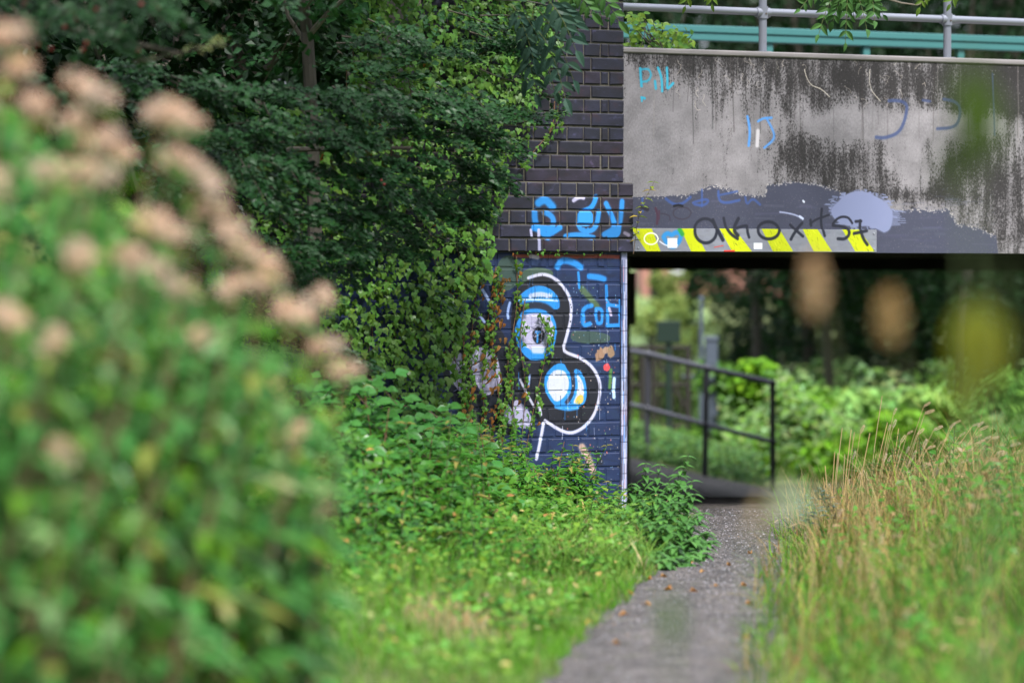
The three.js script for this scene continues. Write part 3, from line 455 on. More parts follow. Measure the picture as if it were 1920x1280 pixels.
// embankments that carry the road on either side
const emb = (sLo, sHi) => { const pos = [], uv = [], idx = [], ss = span(sLo, sHi, 24), os = [0, ...span(-0.32, -13, 26)]; for (const o of os) for (const s of ss) { if (o === 0) { const q = WP(s, 0, s > sEnd - 0.2 && s < 0 ? -0.325 : 1.6); pos.push(q.x, land(q.x, q.z) - 0.15, q.z); uv.push(s * 0.5, 0.4); continue; } const e = sLo < 0 ? smooth(sLo, sLo + 4.5, s) : 1 - smooth(sHi - 4.5, sHi, s), p = WP(s, 0, -0.32).addScaledVector(BACK, -o - 0.32), far = smooth(-13, -10, o), y = land(p.x, p.z) - 0.1 + (2.3 - land(p.x, p.z)) * e * far + 0.12 * nz(s, o); pos.push(p.x, y, p.z); uv.push(s * 0.5, o * 0.5); } for (let j = 0; j < os.length - 1; j++) for (let i = 0; i < ss.length - 1; i++) { const a = j * ss.length + i; idx.push(a, a + 1, a + ss.length, a + 1, a + ss.length + 1, a + ss.length); } const g = new THREE.BufferGeometry(); g.setAttribute('position', new THREE.Float32BufferAttribute(pos, 3)); g.setAttribute('uv', new THREE.Float32BufferAttribute(uv, 2)); g.setIndex(idx); g.computeVertexNormals(); return g; };
struct('embankment', emb(-9.5, -0.5), mGround); struct('embankment', emb(SPAN + 0.35, SPAN + 10), mGround);

// ------------------------------------------------------------------ railings
const mGalv = std([0.24, 0.25, 0.29], 0.42, { metalness: 0.55 }), mBlackPaint = std([0.06, 0.06, 0.078], 0.3), mTeal = std('#3a706e', 0.5), mDarkGreen = std('#12291f', 0.6), mGrey = std('#4d5564', 0.6), mTimber = std('#2b2721', 0.9);
{
  const g = thing('tube_railing', 'galvanised grey tube railing on top of the concrete parapet', 'railing'), o = FACE - 0.14, rv = survey(1430, 24, o)[1];
  part('rail', rod(WP(-0.4, rv + 0.004, o), WP(SPAN - 0.1, rv, o), 0.0215, 18), mGalv, g); part('rail', rod(WP(-0.4, rv + 0.5, o), WP(SPAN - 0.1, rv + 0.5, o), 0.0215, 18), mGalv, g);
  const s1 = survey(1430, 24, o)[0], s2 = survey(1776, 42, o)[0];
  for (const s of [s1, s2, 2 * s2 - s1, 3 * s2 - 2 * s1].filter((s) => s < SPAN)) {
    part('post', rod(WP(s, vTop, o), WP(s, rv + 0.52, o), 0.0235, 18), mGalv, g);
    for (const y of [rv, rv + 0.5]) { const c = part('clamp', mergeGeometries([rod(WP(s, y - 0.035, o), WP(s, y + 0.035, o), 0.031, 18), rod(WP(s - 0.045, y, o), WP(s + 0.045, y, o), 0.0285, 18)]), mGalv, g); part('grub_screw', rod(WP(s + 0.004, y - 0.008, o + 0.028), WP(s + 0.004, y - 0.008, o + 0.034), 0.006, 8), std('#4a4038', 0.7), c); }
    part('foot', rod(WP(s, vTop, o), WP(s, vTop + 0.012, o), 0.05, 18), mGalv, g);
  }
}
{
  const g = thing('teal_guardrail', 'pale teal painted box guardrail beyond the grey tube railing', 'guardrail'), o = -4.0, y = survey(1440, 67, o)[1], sA = survey(1180, 60, o)[0];
  const box = (s0, s1, y0, y1, d, name) => { const b = new RoundedBoxGeometry(s1 - s0, y1 - y0, d, 1, 0.006); b.translate((s0 + s1) / 2, (y0 + y1) / 2, 0); b.rotateY(ANG); const c = WP(0, 0, o); b.translate(c.x, 0, c.z); return part(name, b, mTeal, g); };
  box(sA - 0.5, 2.0, y + 0.002, y + 0.05, 0.11, 'rail'); box(2.004, 8.2, y + 0.002, y + 0.05, 0.11, 'rail'); box(sA - 0.5, 8.2, y - 0.052, y - 0.002, 0.09, 'lower_rail');
  for (let i = -2; i < 9; i++) { const s = survey(1440, 70, o)[0] + i * 0.80; box(s - 0.028, s + 0.028, 2.02, y - 0.05, 0.05, 'post'); }
}
{
  const g = thing('path_handrail', 'black tubular handrail sloping down beside the ramp beyond the bridge', 'handrail');
  const tops = [P(1080, 642, 38), P(1215, 664, 37.1), P(1325, 690, 36.5), P(1449, 718, 36)], feet = [P(1080, 820, 38), P(1213, 856, 37.1), P(1322, 890, 36.5), P(1450, 918, 36)], mids = tops.map((t, i) => t.clone().lerp(feet[i], i === 3 ? 0.55 : 0.53));
  for (let i = 0; i < 3; i++) { part('top_rail', rod(tops[i], tops[i + 1], 0.028), mBlackPaint, g); part('middle_rail', rod(mids[i], mids[i + 1], 0.024), mBlackPaint, g); }
  for (let i = 0; i < 4; i++) { const f = feet[i].clone(); f.y = Math.min(f.y, land(f.x, f.z)) - 0.05; const p = part('post', rod(f, tops[i], 0.028), mBlackPaint, g); for (const q of [tops[i], mids[i]]) { const sp = new THREE.SphereGeometry(0.038, 12, 8); sp.translate(q.x, q.y, q.z); part('joint_ball', sp, mBlackPaint, p); } }
}
{ // kissing gate and signs far beyond
  const g = thing('path_gate', 'dark metal gate beside the ramp beyond the handrail', 'gate'), d = 42, b = land(1.5, -d), q = (px, py) => P(px, py, d);
  for (const px of [1182, 1204, 1226, 1290]) { const t = q(px, 646); part('post', rod(V(t.x, b - 0.05, t.z), t, 0.035, 8), mTimber, g); }
  for (const y of [652, 722, 800]) part('bar', rod(q(1170, y), q(1292, y), 0.026, 8), mTimber, g);
  part('brace', rod(q(1226, 660), q(1300, 790), 0.022, 8), mTimber, g); for (const px of [1238, 1262, 1276]) part('upright', rod(q(px, 660), q(px, 830), 0.014, 8), mTimber, g); part('latch_bar', rod(q(1280, 706), q(1336, 706), 0.018, 8), mGrey, g);
}
{
  const g = thing('sign_post', 'small dark green square sign on a single post', 'sign'), d = 40, t = P(1254, 622, d), f = V(t.x, land(t.x, t.z) - 0.05, t.z - 0.04);
  part('post', rod(f, V(t.x, t.y + 0.08, t.z - 0.04), 0.035, 12), mDarkGreen, g); const b = new RoundedBoxGeometry(0.25, 0.23, 0.03, 2, 0.008); b.translate(t.x, t.y, t.z); part('board', b, mDarkGreen, g);
  const h = thing('grey_bollard', 'stout blue grey post standing near the gate', 'post', [0, 0, 0]), e = P(1334, 640, 41), eb = new RoundedBoxGeometry(0.13, e.y - land(e.x, e.z) + 0.05, 0.13, 2, 0.012); eb.translate(e.x, (e.y + land(e.x, e.z)) / 2 - 0.02, e.z); part('shaft', eb, mGrey, h);
  const cp = new RoundedBoxGeometry(0.15, 0.05, 0.15, 2, 0.012); cp.translate(e.x, e.y + 0.03, e.z); part('cap', cp, mGrey, h);
  const k = thing('slim_pole', 'slim grey pole rising beside the blue grey post', 'pole'), a = P(1315, 560, 42); part('shaft', rod(V(a.x, land(a.x, a.z) - 0.05, a.z), a, 0.022, 10), mGrey, k); part('cap', new THREE.SphereGeometry(0.03, 10, 8).translate(a.x, a.y, a.z), mGrey, k);
}
{ // a brick house far beyond the field
  const g = thing('brick_house', 'distant red brick house with pale window frames across the field', 'house'), c = P(1330, 560, 92), y0 = land(c.x, c.z) - 0.3, mB = concrete(150, 2); mB.color = new THREE.Color(1.25, 0.62, 0.5);
  const wall = new THREE.BoxGeometry(5.2, 4.6, 6); wall.translate(c.x + 1.0, y0 + 2.3, c.z - 3); part('wall', wall, mB, g);
  const sh = new THREE.Shape(); sh.moveTo(-3.0, 0); sh.lineTo(3.0, 0); sh.lineTo(0, 2.4); sh.closePath(); const rf = new THREE.ExtrudeGeometry(sh, { depth: 6.4, bevelEnabled: false }); rf.translate(c.x + 1.0, y0 + 4.61, c.z - 6.2); const roof = part('roof', rf, std('#5a3a32', 0.9), g); const ch = new THREE.BoxGeometry(0.6, 1.4, 0.6); ch.translate(c.x + 2.2, y0 + 6.6, c.z - 3); part('chimney', ch, mB, roof);
  for (const [x, y] of [[-0.6, 1.5], [2.2, 1.5], [-0.6, 3.6], [2.2, 3.6]]) { const w = new THREE.BoxGeometry(1.1, 1.2, 0.08); w.translate(c.x + x + 0.2, y0 + y, c.z + 0.03); const win = part('window', w, std('#dcdce2', 0.5), g); const pn = new THREE.BoxGeometry(0.9, 1.0, 0.04); pn.translate(c.x + x + 0.2, y0 + y, c.z + 0.07); part('pane', pn, std('#39434e', 0.1), win); }
}

// ------------------------------------------------------------------ foliage colours (linear base colours)
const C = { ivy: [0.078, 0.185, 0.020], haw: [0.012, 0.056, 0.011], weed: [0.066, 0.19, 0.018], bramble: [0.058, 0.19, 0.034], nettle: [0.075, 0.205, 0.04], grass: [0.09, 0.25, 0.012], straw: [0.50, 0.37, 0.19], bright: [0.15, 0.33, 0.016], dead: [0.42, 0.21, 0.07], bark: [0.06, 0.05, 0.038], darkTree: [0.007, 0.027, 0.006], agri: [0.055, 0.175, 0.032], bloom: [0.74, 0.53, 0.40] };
const mLeaf = leafMat(null, 0.5, 0.3), mGloss = leafMat(null, 0.395, 0.22), _gloss = Object.assign(mGloss, { clearcoat: 0.55, clearcoatRoughness: 0.42 }), mStem = new THREE.MeshStandardMaterial({ vertexColors: true, roughness: 0.85 }), mSoft = leafMat(null, 0.8, 0.35);
const mats = (c, n = 4, rough = 0.5, tr = 0.3, a = 0.22, w = 0.12) => Array.from({ length: n }, () => leafMat(vary(c, a, w), rough, tr));

// one leafy shoot: a twig with leaves in a loose flat pad round it
function shoot(leaves, twigs, root, dir, len, n, size, col, { sag = 0.22, spread = 0.3, sh = SH.tiny, r = 0.004, up = 0.7 } = {}) {
  const end = root.clone().addScaledVector(dir, len); end.y -= sag * len; const pts = curve(root, end, -sag * len * 0.3, 5, len * 0.02);
  if (twigs) twigs.tube(pts, r, r * 0.4, vary(C.bark, 0.2), 4);
  const side = V(dir.z, 0, -dir.x).normalize();
  for (let i = 0; i < n; i++) {
    const t = Math.pow(rnd(), 0.7), o = along(pts, t), lat = gauss() * spread * len * (1.15 - 0.6 * t); o.addScaledVector(side, lat); o.y += gauss() * 0.06 * len + (rnd() < 0.1 ? rr(0, 0.1) * len : 0); o.addScaledVector(dir, gauss() * 0.05 * len);
    const tip = dir.clone().addScaledVector(side, Math.sign(lat || 1) * rr(0.2, 1.1)).add(V(gauss() * 0.4, rr(-0.6, 0.25), gauss() * 0.4)), nor = V(gauss() * 0.55, up + gauss() * 0.4, 0.45 + gauss() * 0.5), L = size * rr(0.65, 1.3);
    leaves.leaf(sh, o, tip, nor, L, L * rr(0.62, 0.85), vary(col, 0.26, 0.1));
  }
}
const dirTo = (a, b) => b.clone().sub(a).normalize();

// ------------------------------------------------------------------ the hawthorn that hangs over the wall
{
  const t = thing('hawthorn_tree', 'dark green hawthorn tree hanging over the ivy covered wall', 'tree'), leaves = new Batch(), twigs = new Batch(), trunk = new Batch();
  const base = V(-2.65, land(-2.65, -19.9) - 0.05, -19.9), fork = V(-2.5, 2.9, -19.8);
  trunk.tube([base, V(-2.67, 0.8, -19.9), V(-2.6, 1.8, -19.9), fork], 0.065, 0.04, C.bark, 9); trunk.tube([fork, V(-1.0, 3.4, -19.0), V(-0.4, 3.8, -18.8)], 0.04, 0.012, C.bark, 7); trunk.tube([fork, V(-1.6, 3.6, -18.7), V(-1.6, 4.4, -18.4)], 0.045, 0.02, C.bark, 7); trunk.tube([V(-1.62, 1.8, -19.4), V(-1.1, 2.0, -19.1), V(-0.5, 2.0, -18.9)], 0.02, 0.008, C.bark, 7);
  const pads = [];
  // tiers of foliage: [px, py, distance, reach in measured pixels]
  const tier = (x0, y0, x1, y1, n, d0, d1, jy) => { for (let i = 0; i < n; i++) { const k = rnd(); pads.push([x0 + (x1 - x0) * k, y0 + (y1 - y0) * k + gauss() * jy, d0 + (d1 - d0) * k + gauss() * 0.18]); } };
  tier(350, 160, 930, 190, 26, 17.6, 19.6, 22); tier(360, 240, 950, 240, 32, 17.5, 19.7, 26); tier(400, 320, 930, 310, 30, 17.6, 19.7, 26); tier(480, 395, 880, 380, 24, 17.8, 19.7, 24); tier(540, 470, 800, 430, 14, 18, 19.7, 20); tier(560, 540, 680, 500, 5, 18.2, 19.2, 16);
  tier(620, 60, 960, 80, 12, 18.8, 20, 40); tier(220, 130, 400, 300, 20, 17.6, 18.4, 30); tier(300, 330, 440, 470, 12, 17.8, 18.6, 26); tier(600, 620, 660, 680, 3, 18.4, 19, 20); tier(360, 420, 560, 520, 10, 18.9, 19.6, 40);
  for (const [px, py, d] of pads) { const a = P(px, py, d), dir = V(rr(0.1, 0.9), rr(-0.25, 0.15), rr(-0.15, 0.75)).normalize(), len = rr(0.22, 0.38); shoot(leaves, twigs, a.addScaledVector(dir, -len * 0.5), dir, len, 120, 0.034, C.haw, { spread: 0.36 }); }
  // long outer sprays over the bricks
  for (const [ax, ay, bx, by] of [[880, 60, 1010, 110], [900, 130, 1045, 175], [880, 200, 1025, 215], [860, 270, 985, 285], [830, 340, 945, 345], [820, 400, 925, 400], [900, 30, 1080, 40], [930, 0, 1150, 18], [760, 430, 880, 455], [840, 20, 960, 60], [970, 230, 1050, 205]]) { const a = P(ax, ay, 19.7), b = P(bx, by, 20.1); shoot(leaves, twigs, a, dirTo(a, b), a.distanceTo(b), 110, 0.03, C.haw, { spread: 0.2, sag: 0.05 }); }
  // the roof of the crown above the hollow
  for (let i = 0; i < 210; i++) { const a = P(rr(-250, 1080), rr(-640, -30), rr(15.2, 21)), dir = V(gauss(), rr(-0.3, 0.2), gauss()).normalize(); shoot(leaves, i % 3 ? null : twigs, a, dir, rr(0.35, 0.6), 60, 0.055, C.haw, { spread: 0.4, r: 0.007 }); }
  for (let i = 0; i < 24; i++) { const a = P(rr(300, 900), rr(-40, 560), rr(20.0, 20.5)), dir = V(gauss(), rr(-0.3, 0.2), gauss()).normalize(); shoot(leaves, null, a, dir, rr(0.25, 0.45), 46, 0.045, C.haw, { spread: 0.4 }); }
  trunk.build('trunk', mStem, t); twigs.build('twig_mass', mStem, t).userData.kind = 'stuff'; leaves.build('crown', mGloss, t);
  for (let i = 0; i < 5; i++) { const p = P(rr(400, 860), rr(230, 420), rr(17.6, 18.6)); part('berry', new THREE.SphereGeometry(0.006, 8, 6).translate(p.x, p.y, p.z), std('#7c1219', 0.3), t); }
}
{ // hawthorn with berries nearer the camera
  const t = thing('berried_hawthorn', 'hawthorn with red berries leaning in over the tall flowering weeds', 'tree'), leaves = new Batch(), twigs = new Batch(), trunk = new Batch();
  const b = V(-2.7, land(-2.7, -15) - 0.05, -15); trunk.tube([b, V(-2.75, 1.2, -15), V(-2.75, 2.3, -14.8), V(-2.6, 3.2, -14.6)], 0.08, 0.035, C.bark, 8); trunk.tube([V(-2.75, 2.3, -14.8), V(-1.9, 2.35, -14.6), V(-1.25, 2.2, -14.4)], 0.03, 0.008, C.bark, 6);
  for (let i = 0; i < 58; i++) { const a = P(rr(-160, 300), rr(-70, 95) - (i % 4) * 10, rr(13.6, 15)), dir = V(rr(-0.3, 0.9), rr(-0.3, 0.1), rr(-0.2, 0.7)).normalize(); shoot(leaves, i % 2 ? twigs : null, a, dir, rr(0.2, 0.34), 50, 0.033, C.haw, { spread: 0.34 }); }
  for (let i = 0; i < 120; i++) { const a = P(rr(-500, 420), rr(-760, -60), rr(13.2, 16.5)), dir = V(gauss(), rr(-0.3, 0.2), gauss()).normalize(); shoot(leaves, i % 3 ? null : twigs, a, dir, rr(0.3, 0.5), 55, 0.05, C.haw, { spread: 0.4, r: 0.006 }); }
  for (let i = 0; i < 34; i++) { const a = P(rr(-160, 60), rr(100, 520), rr(14.4, 15.4)), dir = V(gauss(), rr(-0.3, 0.1), gauss()).normalize(); shoot(leaves, null, a, dir, rr(0.25, 0.4), 50, 0.045, C.haw, { spread: 0.4 }); }
  shoot(leaves, twigs, P(250, 118, 14), dirTo(P(250, 118, 14), P(420, 80, 14)), 0.34, 30, 0.022, [0.14, 0.17, 0.05], { spread: 0.1, sag: 0 });
  trunk.build('trunk', mStem, t); twigs.build('twig_mass', mStem, t).userData.kind = 'stuff'; leaves.build('crown', mGloss, t);
  const mBerry = std('#7c1219', 0.3); for (let i = 0; i < 16; i++) { const p = P(rr(10, 330), rr(5, 100), rr(13.5, 14.1)); part('berry', new THREE.SphereGeometry(0.0075, 8, 6).translate(p.x, p.y, p.z), mBerry, t); }
}
{ // hazel stem standing in the hollow
  const t = thing('hazel_tree', 'slender pale barked hazel stem standing in the dark hollow', 'tree'), tr = new Batch(), lv = new Batch(), b = P(583, 180, 20.1);
  tr.tube([V(b.x - 0.02, land(b.x, b.z) - 0.05, b.z), V(b.x + 0.02, 1.6, b.z), V(b.x, b.y, b.z), P(576, 60, 20.1), P(560, -60, 20.0), P(540, -260, 19.9)], 0.04, 0.028, [0.055, 0.048, 0.036], 9); tr.tube([P(576, 70, 20.1), P(620, 20, 20.0), P(690, -40, 19.8)], 0.018, 0.008, [0.14, 0.12, 0.09], 6); tr.tube([P(578, 90, 20.1), P(540, 30, 20.2), P(520, -60, 20.3)], 0.014, 0.008, [0.14, 0.12, 0.09], 6);
  for (let i = 0; i < 60; i++) { const a = P(rr(330, 760), rr(-420, 0), rr(19.8, 21.2)), dir = V(gauss(), rr(-0.3, 0.2), gauss()).normalize(); shoot(lv, null, a, dir, rr(0.3, 0.5), 40, 0.07, C.haw, { spread: 0.4 }); }
  tr.build('trunk', mStem, t); lv.build('crown', mLeaf, t);
}

// ------------------------------------------------------------------ ivy on the wall
{
  const t = wallFrame(thing('ivy_climber', 'thick green ivy covering the wall beside the painted eyes', 'ivy')), mass = new Batch(), stems = new Batch(), dead = new Batch();
  const edge = [[-100, 1060], [60, 1050], [120, 1035], [180, 1012], [240, 985], [300, 962], [360, 948], [400, 938], [450, 922], [500, 925], [540, 895], [580, 880], [640, 866], [700, 850], [760, 840], [850, 830], [960, 820]];
  const right = (y) => { for (let i = 0; i < edge.length - 1; i++) if (y <= edge[i + 1][0]) { const k = clamp((y - edge[i][0]) / (edge[i + 1][0] - edge[i][0])); return edge[i][1] + (edge[i + 1][1] - edge[i][1]) * k; } return 820; };
  const ivyM = mats(C.ivy, 7, 0.38, 0.28, 0.36, 0.2);
  const put = (px, py, o, L, own, sh = 'ivy') => {
    const [s, v] = survey(px, py, o), tip = V(gauss() * 0.5, -1, gauss() * 0.25 + 0.25), nor = V(gauss() * 0.4, 0.35 + gauss() * 0.3, 1), at = V(s, v, o);
    if (own) leafMesh(t, GEO[sh], pick(ivyM), at, tip, nor, L, L * rr(0.85, 1.1)); else mass.leaf(SH[sh], at, tip, nor, L, L * rr(0.85, 1.1), vary(C.ivy, 0.36, 0.2));
  };
  for (let i = 0; i < 8600; i++) { const py = rr(-60, 900), r = right(py) + 14 * nz(py * 0.03, 4), px = rr(py < 200 ? 660 : 380, r); put(px, py, rr(0.02, 0.18), rr(0.022, 0.052), false, rnd() < 0.7 ? 'ivy' : 'ivyNarrow'); }
  let own = 0; for (let i = 0; i < 400 && own < 236; i++) { const py = rr(300, 850), px = right(py) + 14 * nz(py * 0.03, 4) - Math.abs(gauss()) * 90; if (py < 330 && rnd() < 0.5) continue; put(px, py, rr(0.12, 0.2), rr(0.028, 0.058), true); own++; }
  // thin trailing runners across the painting, some still leafy, some dry
  const runner = (pts, n, L, dry, named) => { const w = pts.map(([x, y]) => { const [s, v] = survey(x, y, 0.012); return V(s, v, 0.012); }); const c = curve(w[0], w[w.length - 1], 0, 2); const path = w.length > 2 ? new THREE.CatmullRomCurve3(w).getPoints(10) : c; stems.tube(path, 0.0035, 0.0018, vary(dry ? [0.16, 0.09, 0.05] : [0.13, 0.10, 0.05], 0.2), 4);
    for (let i = 0; i < n; i++) { const p = along(path, rnd()).add(V(gauss() * 0.022, gauss() * 0.02, 0.012 + rnd() * 0.03)), tip = V(gauss() * 0.9, -1, 0.3 * gauss()), nor = V(gauss() * 0.5, 0.3, 1), l = L * rr(0.6, 1.35); if (rnd() < dry) dead.leaf(SH.crumpled, p, tip, nor, l, l * 0.8, vary(C.dead, 0.35, 0.2)); else if (named && own < 300) { leafMesh(t, GEO.ivyNarrow, pick(ivyM), p, tip, nor, l, l); own++; } else mass.leaf(SH.ivyNarrow, p, tip, nor, l, l, vary(C.ivy, 0.36, 0.2)); } };
  for (const [p, n, L, dry] of [[[[968, 480], [970, 560], [958, 660], [962, 780], [955, 860]], 80, 0.03, 0.040], [[[930, 500], [915, 600], [905, 700], [912, 840]], 110, 0.032, 0.100], [[[945, 520], [922, 620], [935, 740], [940, 850]], 64, 0.03, 0.150], [[[1010, 590], [1028, 620], [1020, 680], [1002, 760], [985, 850]], 80, 0.03, 0.025], [[[985, 560], [975, 640], [985, 720], [978, 830]], 40, 0.028, 0.060], [[[900, 500], [885, 620], [880, 760], [885, 870]], 130, 0.034, 0.100], [[[955, 640], [948, 740], [930, 850]], 95, 0.03, 0.075], [[[870, 640], [865, 760], [870, 880]], 120, 0.034, 0.075], [[[1040, 190], [1035, 240], [1000, 285], [975, 320]], 26, 0.03, 0.010], [[[1048, 170], [1042, 230], [1020, 265]], 16, 0.03, 0], [[[995, 230], [985, 260], [970, 300]], 12, 0.03, 0], [[[925, 465], [980, 472], [1040, 474]], 12, 0.02, 0.050], [[[1040, 474], [1090, 478], [1130, 476]], 7, 0.016, 0.050], [[[800, 700], [820, 800], [830, 900]], 34, 0.034, 0.100], [[[780, 760], [800, 840], [790, 920]], 30, 0.034, 0.125]]) runner(p, n, L, dry, true);
  for (let i = 0; i < 40; i++) { const x = rr(560, 900), y = rr(60, 620); runner([[x, y], [x + gauss() * 14, y + 80], [x + gauss() * 22, y + rr(120, 200)]], 5, 0.03, 0.35, false); }
  for (let i = 0; i < 70; i++) { const k = Math.pow(rnd(), 1.3), [s, v] = survey(940 - 25 * k + gauss() * 12, 520 + 330 * k, 0.05); dead.leaf(SH.crumpled, V(s, v, rr(0.02, 0.06)), V(gauss(), -1, gauss() * 0.4), V(gauss() * 0.6, 0.3, 1), rr(0.02, 0.042), rr(0.012, 0.03), vary(C.dead, 0.35, 0.2)); }
  stems.build('runner_mass', mStem, t).userData.kind = 'stuff'; dead.build('dry_leaf_mass', mSoft, t).userData.kind = 'stuff'; mass.build('leaf_mass', mGloss, t).userData.kind = 'stuff';
}

// ------------------------------------------------------------------ trees and shrubs behind, over the bridge and beyond
function crownTree(name, label, base, top, spread, n, size, col, group, { low = 0.3, puffs = 26, kind = 'tree', mat = mLeaf, flat = 0 } = {}) {
  const t = thing(name, label, kind, [0, 0, 0], group), lv = new Batch(), tr = new Batch(), H = top - base.y;
  tr.tube([base.clone().add(V(0, -0.1, 0)), base.clone().add(V(gauss() * 0.1, H * 0.3, 0)), base.clone().add(V(gauss() * 0.2, H * 0.75, gauss() * 0.2))], H * 0.008 + 0.015, H * 0.004, [0.035, 0.03, 0.024], 8);
  const c = []; for (let i = 0; i < puffs; i++) { const a = rnd() * 6.28, k = Math.sqrt(rnd()), h = low + (1 - low) * rnd(), w = Math.max(flat, Math.sin(Math.PI * clamp((h - low) / (1 - low) * 0.82 + 0.16))); c.push(V(base.x + Math.cos(a) * spread * k * w, base.y + H * h, base.z + Math.sin(a) * spread * k * w)); }
  for (const p of c) { const root = base.clone().add(V(0, H * 0.45, 0)); if (rnd() < 0.6) tr.tube(curve(root, p, -0.1 * H * 0.2, 5, 0.05), H * 0.007 + 0.004, 0.006, C.bark, 5); }
  for (let i = 0; i < n; i++) { const p = pick(c), r = spread * 0.34 * Math.cbrt(rnd()), d = V(gauss(), gauss() * 0.8, gauss()).normalize(), o = p.clone().addScaledVector(d, r), L = size * rr(0.6, 1.3); lv.leaf(SH.tiny, o, V(d.x + gauss() * 0.6, -0.4 + gauss() * 0.5, d.z + gauss() * 0.6), V(gauss() * 0.6, 0.8 + gauss() * 0.4, gauss() * 0.6), L, L * 0.66, vary(col, 0.28, 0.15)); }
  tr.build('trunk', mStem, t); lv.build('crown', mat, t); return t;
}
const at = (px, d, dy = 0) => { const x = (px - 960) / FPX * d; return V(x, land(x, -d) + dy, -d); };
const DT = 'dark trees behind the bridge';
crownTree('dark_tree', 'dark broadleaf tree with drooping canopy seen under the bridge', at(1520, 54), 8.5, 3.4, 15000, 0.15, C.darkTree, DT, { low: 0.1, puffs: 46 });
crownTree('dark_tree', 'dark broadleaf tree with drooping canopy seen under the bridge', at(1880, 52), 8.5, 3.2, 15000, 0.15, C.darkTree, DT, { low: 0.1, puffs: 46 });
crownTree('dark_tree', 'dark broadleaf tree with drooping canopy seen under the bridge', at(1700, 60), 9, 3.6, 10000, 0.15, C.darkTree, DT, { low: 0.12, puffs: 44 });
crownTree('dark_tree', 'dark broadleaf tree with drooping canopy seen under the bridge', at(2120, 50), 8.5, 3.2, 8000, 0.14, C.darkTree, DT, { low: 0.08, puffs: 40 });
for (const [px, d, sp, n] of [[1560, 45, 1.5, 9000], [1800, 44, 1.7, 10000]]) crownTree('drooping_tree', px < 1700 ? 'dark tree whose drooping canopy hangs behind the end of the handrail' : 'dark tree whose drooping canopy hangs above the pale scrub', at(px, d), 5.6, sp, n, 0.095, C.darkTree, null, { low: 0.27, puffs: 60, flat: 0.95 });
crownTree('hanging_tree', 'small dark tree with loose twigs hanging between the house and the handrail', at(1425, 47), 6.0, 0.95, 8000, 0.085, C.darkTree, null, { low: 0.27, puffs: 44, flat: 0.92 });
for (const [px, d, h, sp] of [[1225, 62, 1.6, 0.7], [1262, 58, 1.2, 0.5], [1300, 63, 2.2, 0.6], [1200, 57, 1.0, 0.4], [1245, 66, 2.0, 0.6]]) { const b = at(px, d); crownTree('hedge_bush', 'loose light green hedge bush in front of the distant brick house', b, b.y + h, sp, 1500, 0.11, [0.24, 0.32, 0.08], 'hedge bushes before the house', { low: 0.05, puffs: 14, kind: 'bush' }); }
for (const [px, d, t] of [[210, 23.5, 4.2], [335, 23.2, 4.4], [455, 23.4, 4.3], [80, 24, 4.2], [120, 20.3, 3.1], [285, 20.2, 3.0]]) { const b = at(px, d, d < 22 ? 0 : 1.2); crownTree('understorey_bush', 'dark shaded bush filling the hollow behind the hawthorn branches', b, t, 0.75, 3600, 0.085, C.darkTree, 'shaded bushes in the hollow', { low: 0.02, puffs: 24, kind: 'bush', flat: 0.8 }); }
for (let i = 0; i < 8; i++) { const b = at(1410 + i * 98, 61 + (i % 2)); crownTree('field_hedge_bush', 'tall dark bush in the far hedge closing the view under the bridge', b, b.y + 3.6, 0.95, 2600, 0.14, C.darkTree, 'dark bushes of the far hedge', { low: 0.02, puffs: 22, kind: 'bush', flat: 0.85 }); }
for (const [x, d, h, sp] of [[-5.2, 3, 6, 2.2], [-5.0, 7, 6.5, 2.2], [-4.9, 11, 6, 2.0], [8.2, 5, 6, 2.2], [8.4, 10, 6, 2.2], [8.2, 15, 5.5, 2.0], [-3.5, -9, 7, 2.8], [1.5, -10, 7, 2.8], [6.5, -9, 7, 2.8]]) crownTree('added_hedgerow_tree', 'unseen hedgerow tree added around the standing point to cut low sky light', V(x, land(x, -d), -d), h, sp, 3200, 0.24, C.haw, 'unseen hedgerow trees added to cut low sky light', { low: 0.04, puffs: 30, flat: 0.7 });  // trees added out of view to block low sky light and deepen contrast
const RT = 'trees standing beyond the teal guardrail';
for (const [px, d, top, sp] of [[1230, 76, 14, 3.6], [860, 33, 8, 2.6], [640, 31, 8, 2.6], [420, 29, 8, 2.6], [180, 28, 8, 2.6], [-60, 27, 8, 2.6], [1420, 66, 12, 3.8], [1600, 70, 13, 4.5], [1950, 68, 13, 4.5], [80, 33, 9, 3.2], [340, 34, 9, 3.2], [560, 35, 9, 3.2]]) crownTree('roadside_tree', px < 1000 ? 'shaded broadleaf tree on the embankment behind the ivy covered wall' : d > 50 ? 'tall broadleaf tree in the distance above the teal guardrail' : 'shaded broadleaf tree just beyond the teal guardrail', at(px, d, d < 35 ? 1.9 : 0), top, sp, 10000, 0.15, C.darkTree, RT, { low: px > 1300 ? 0.3 : px > 1000 ? 0.36 : 0.05, puffs: 40 });
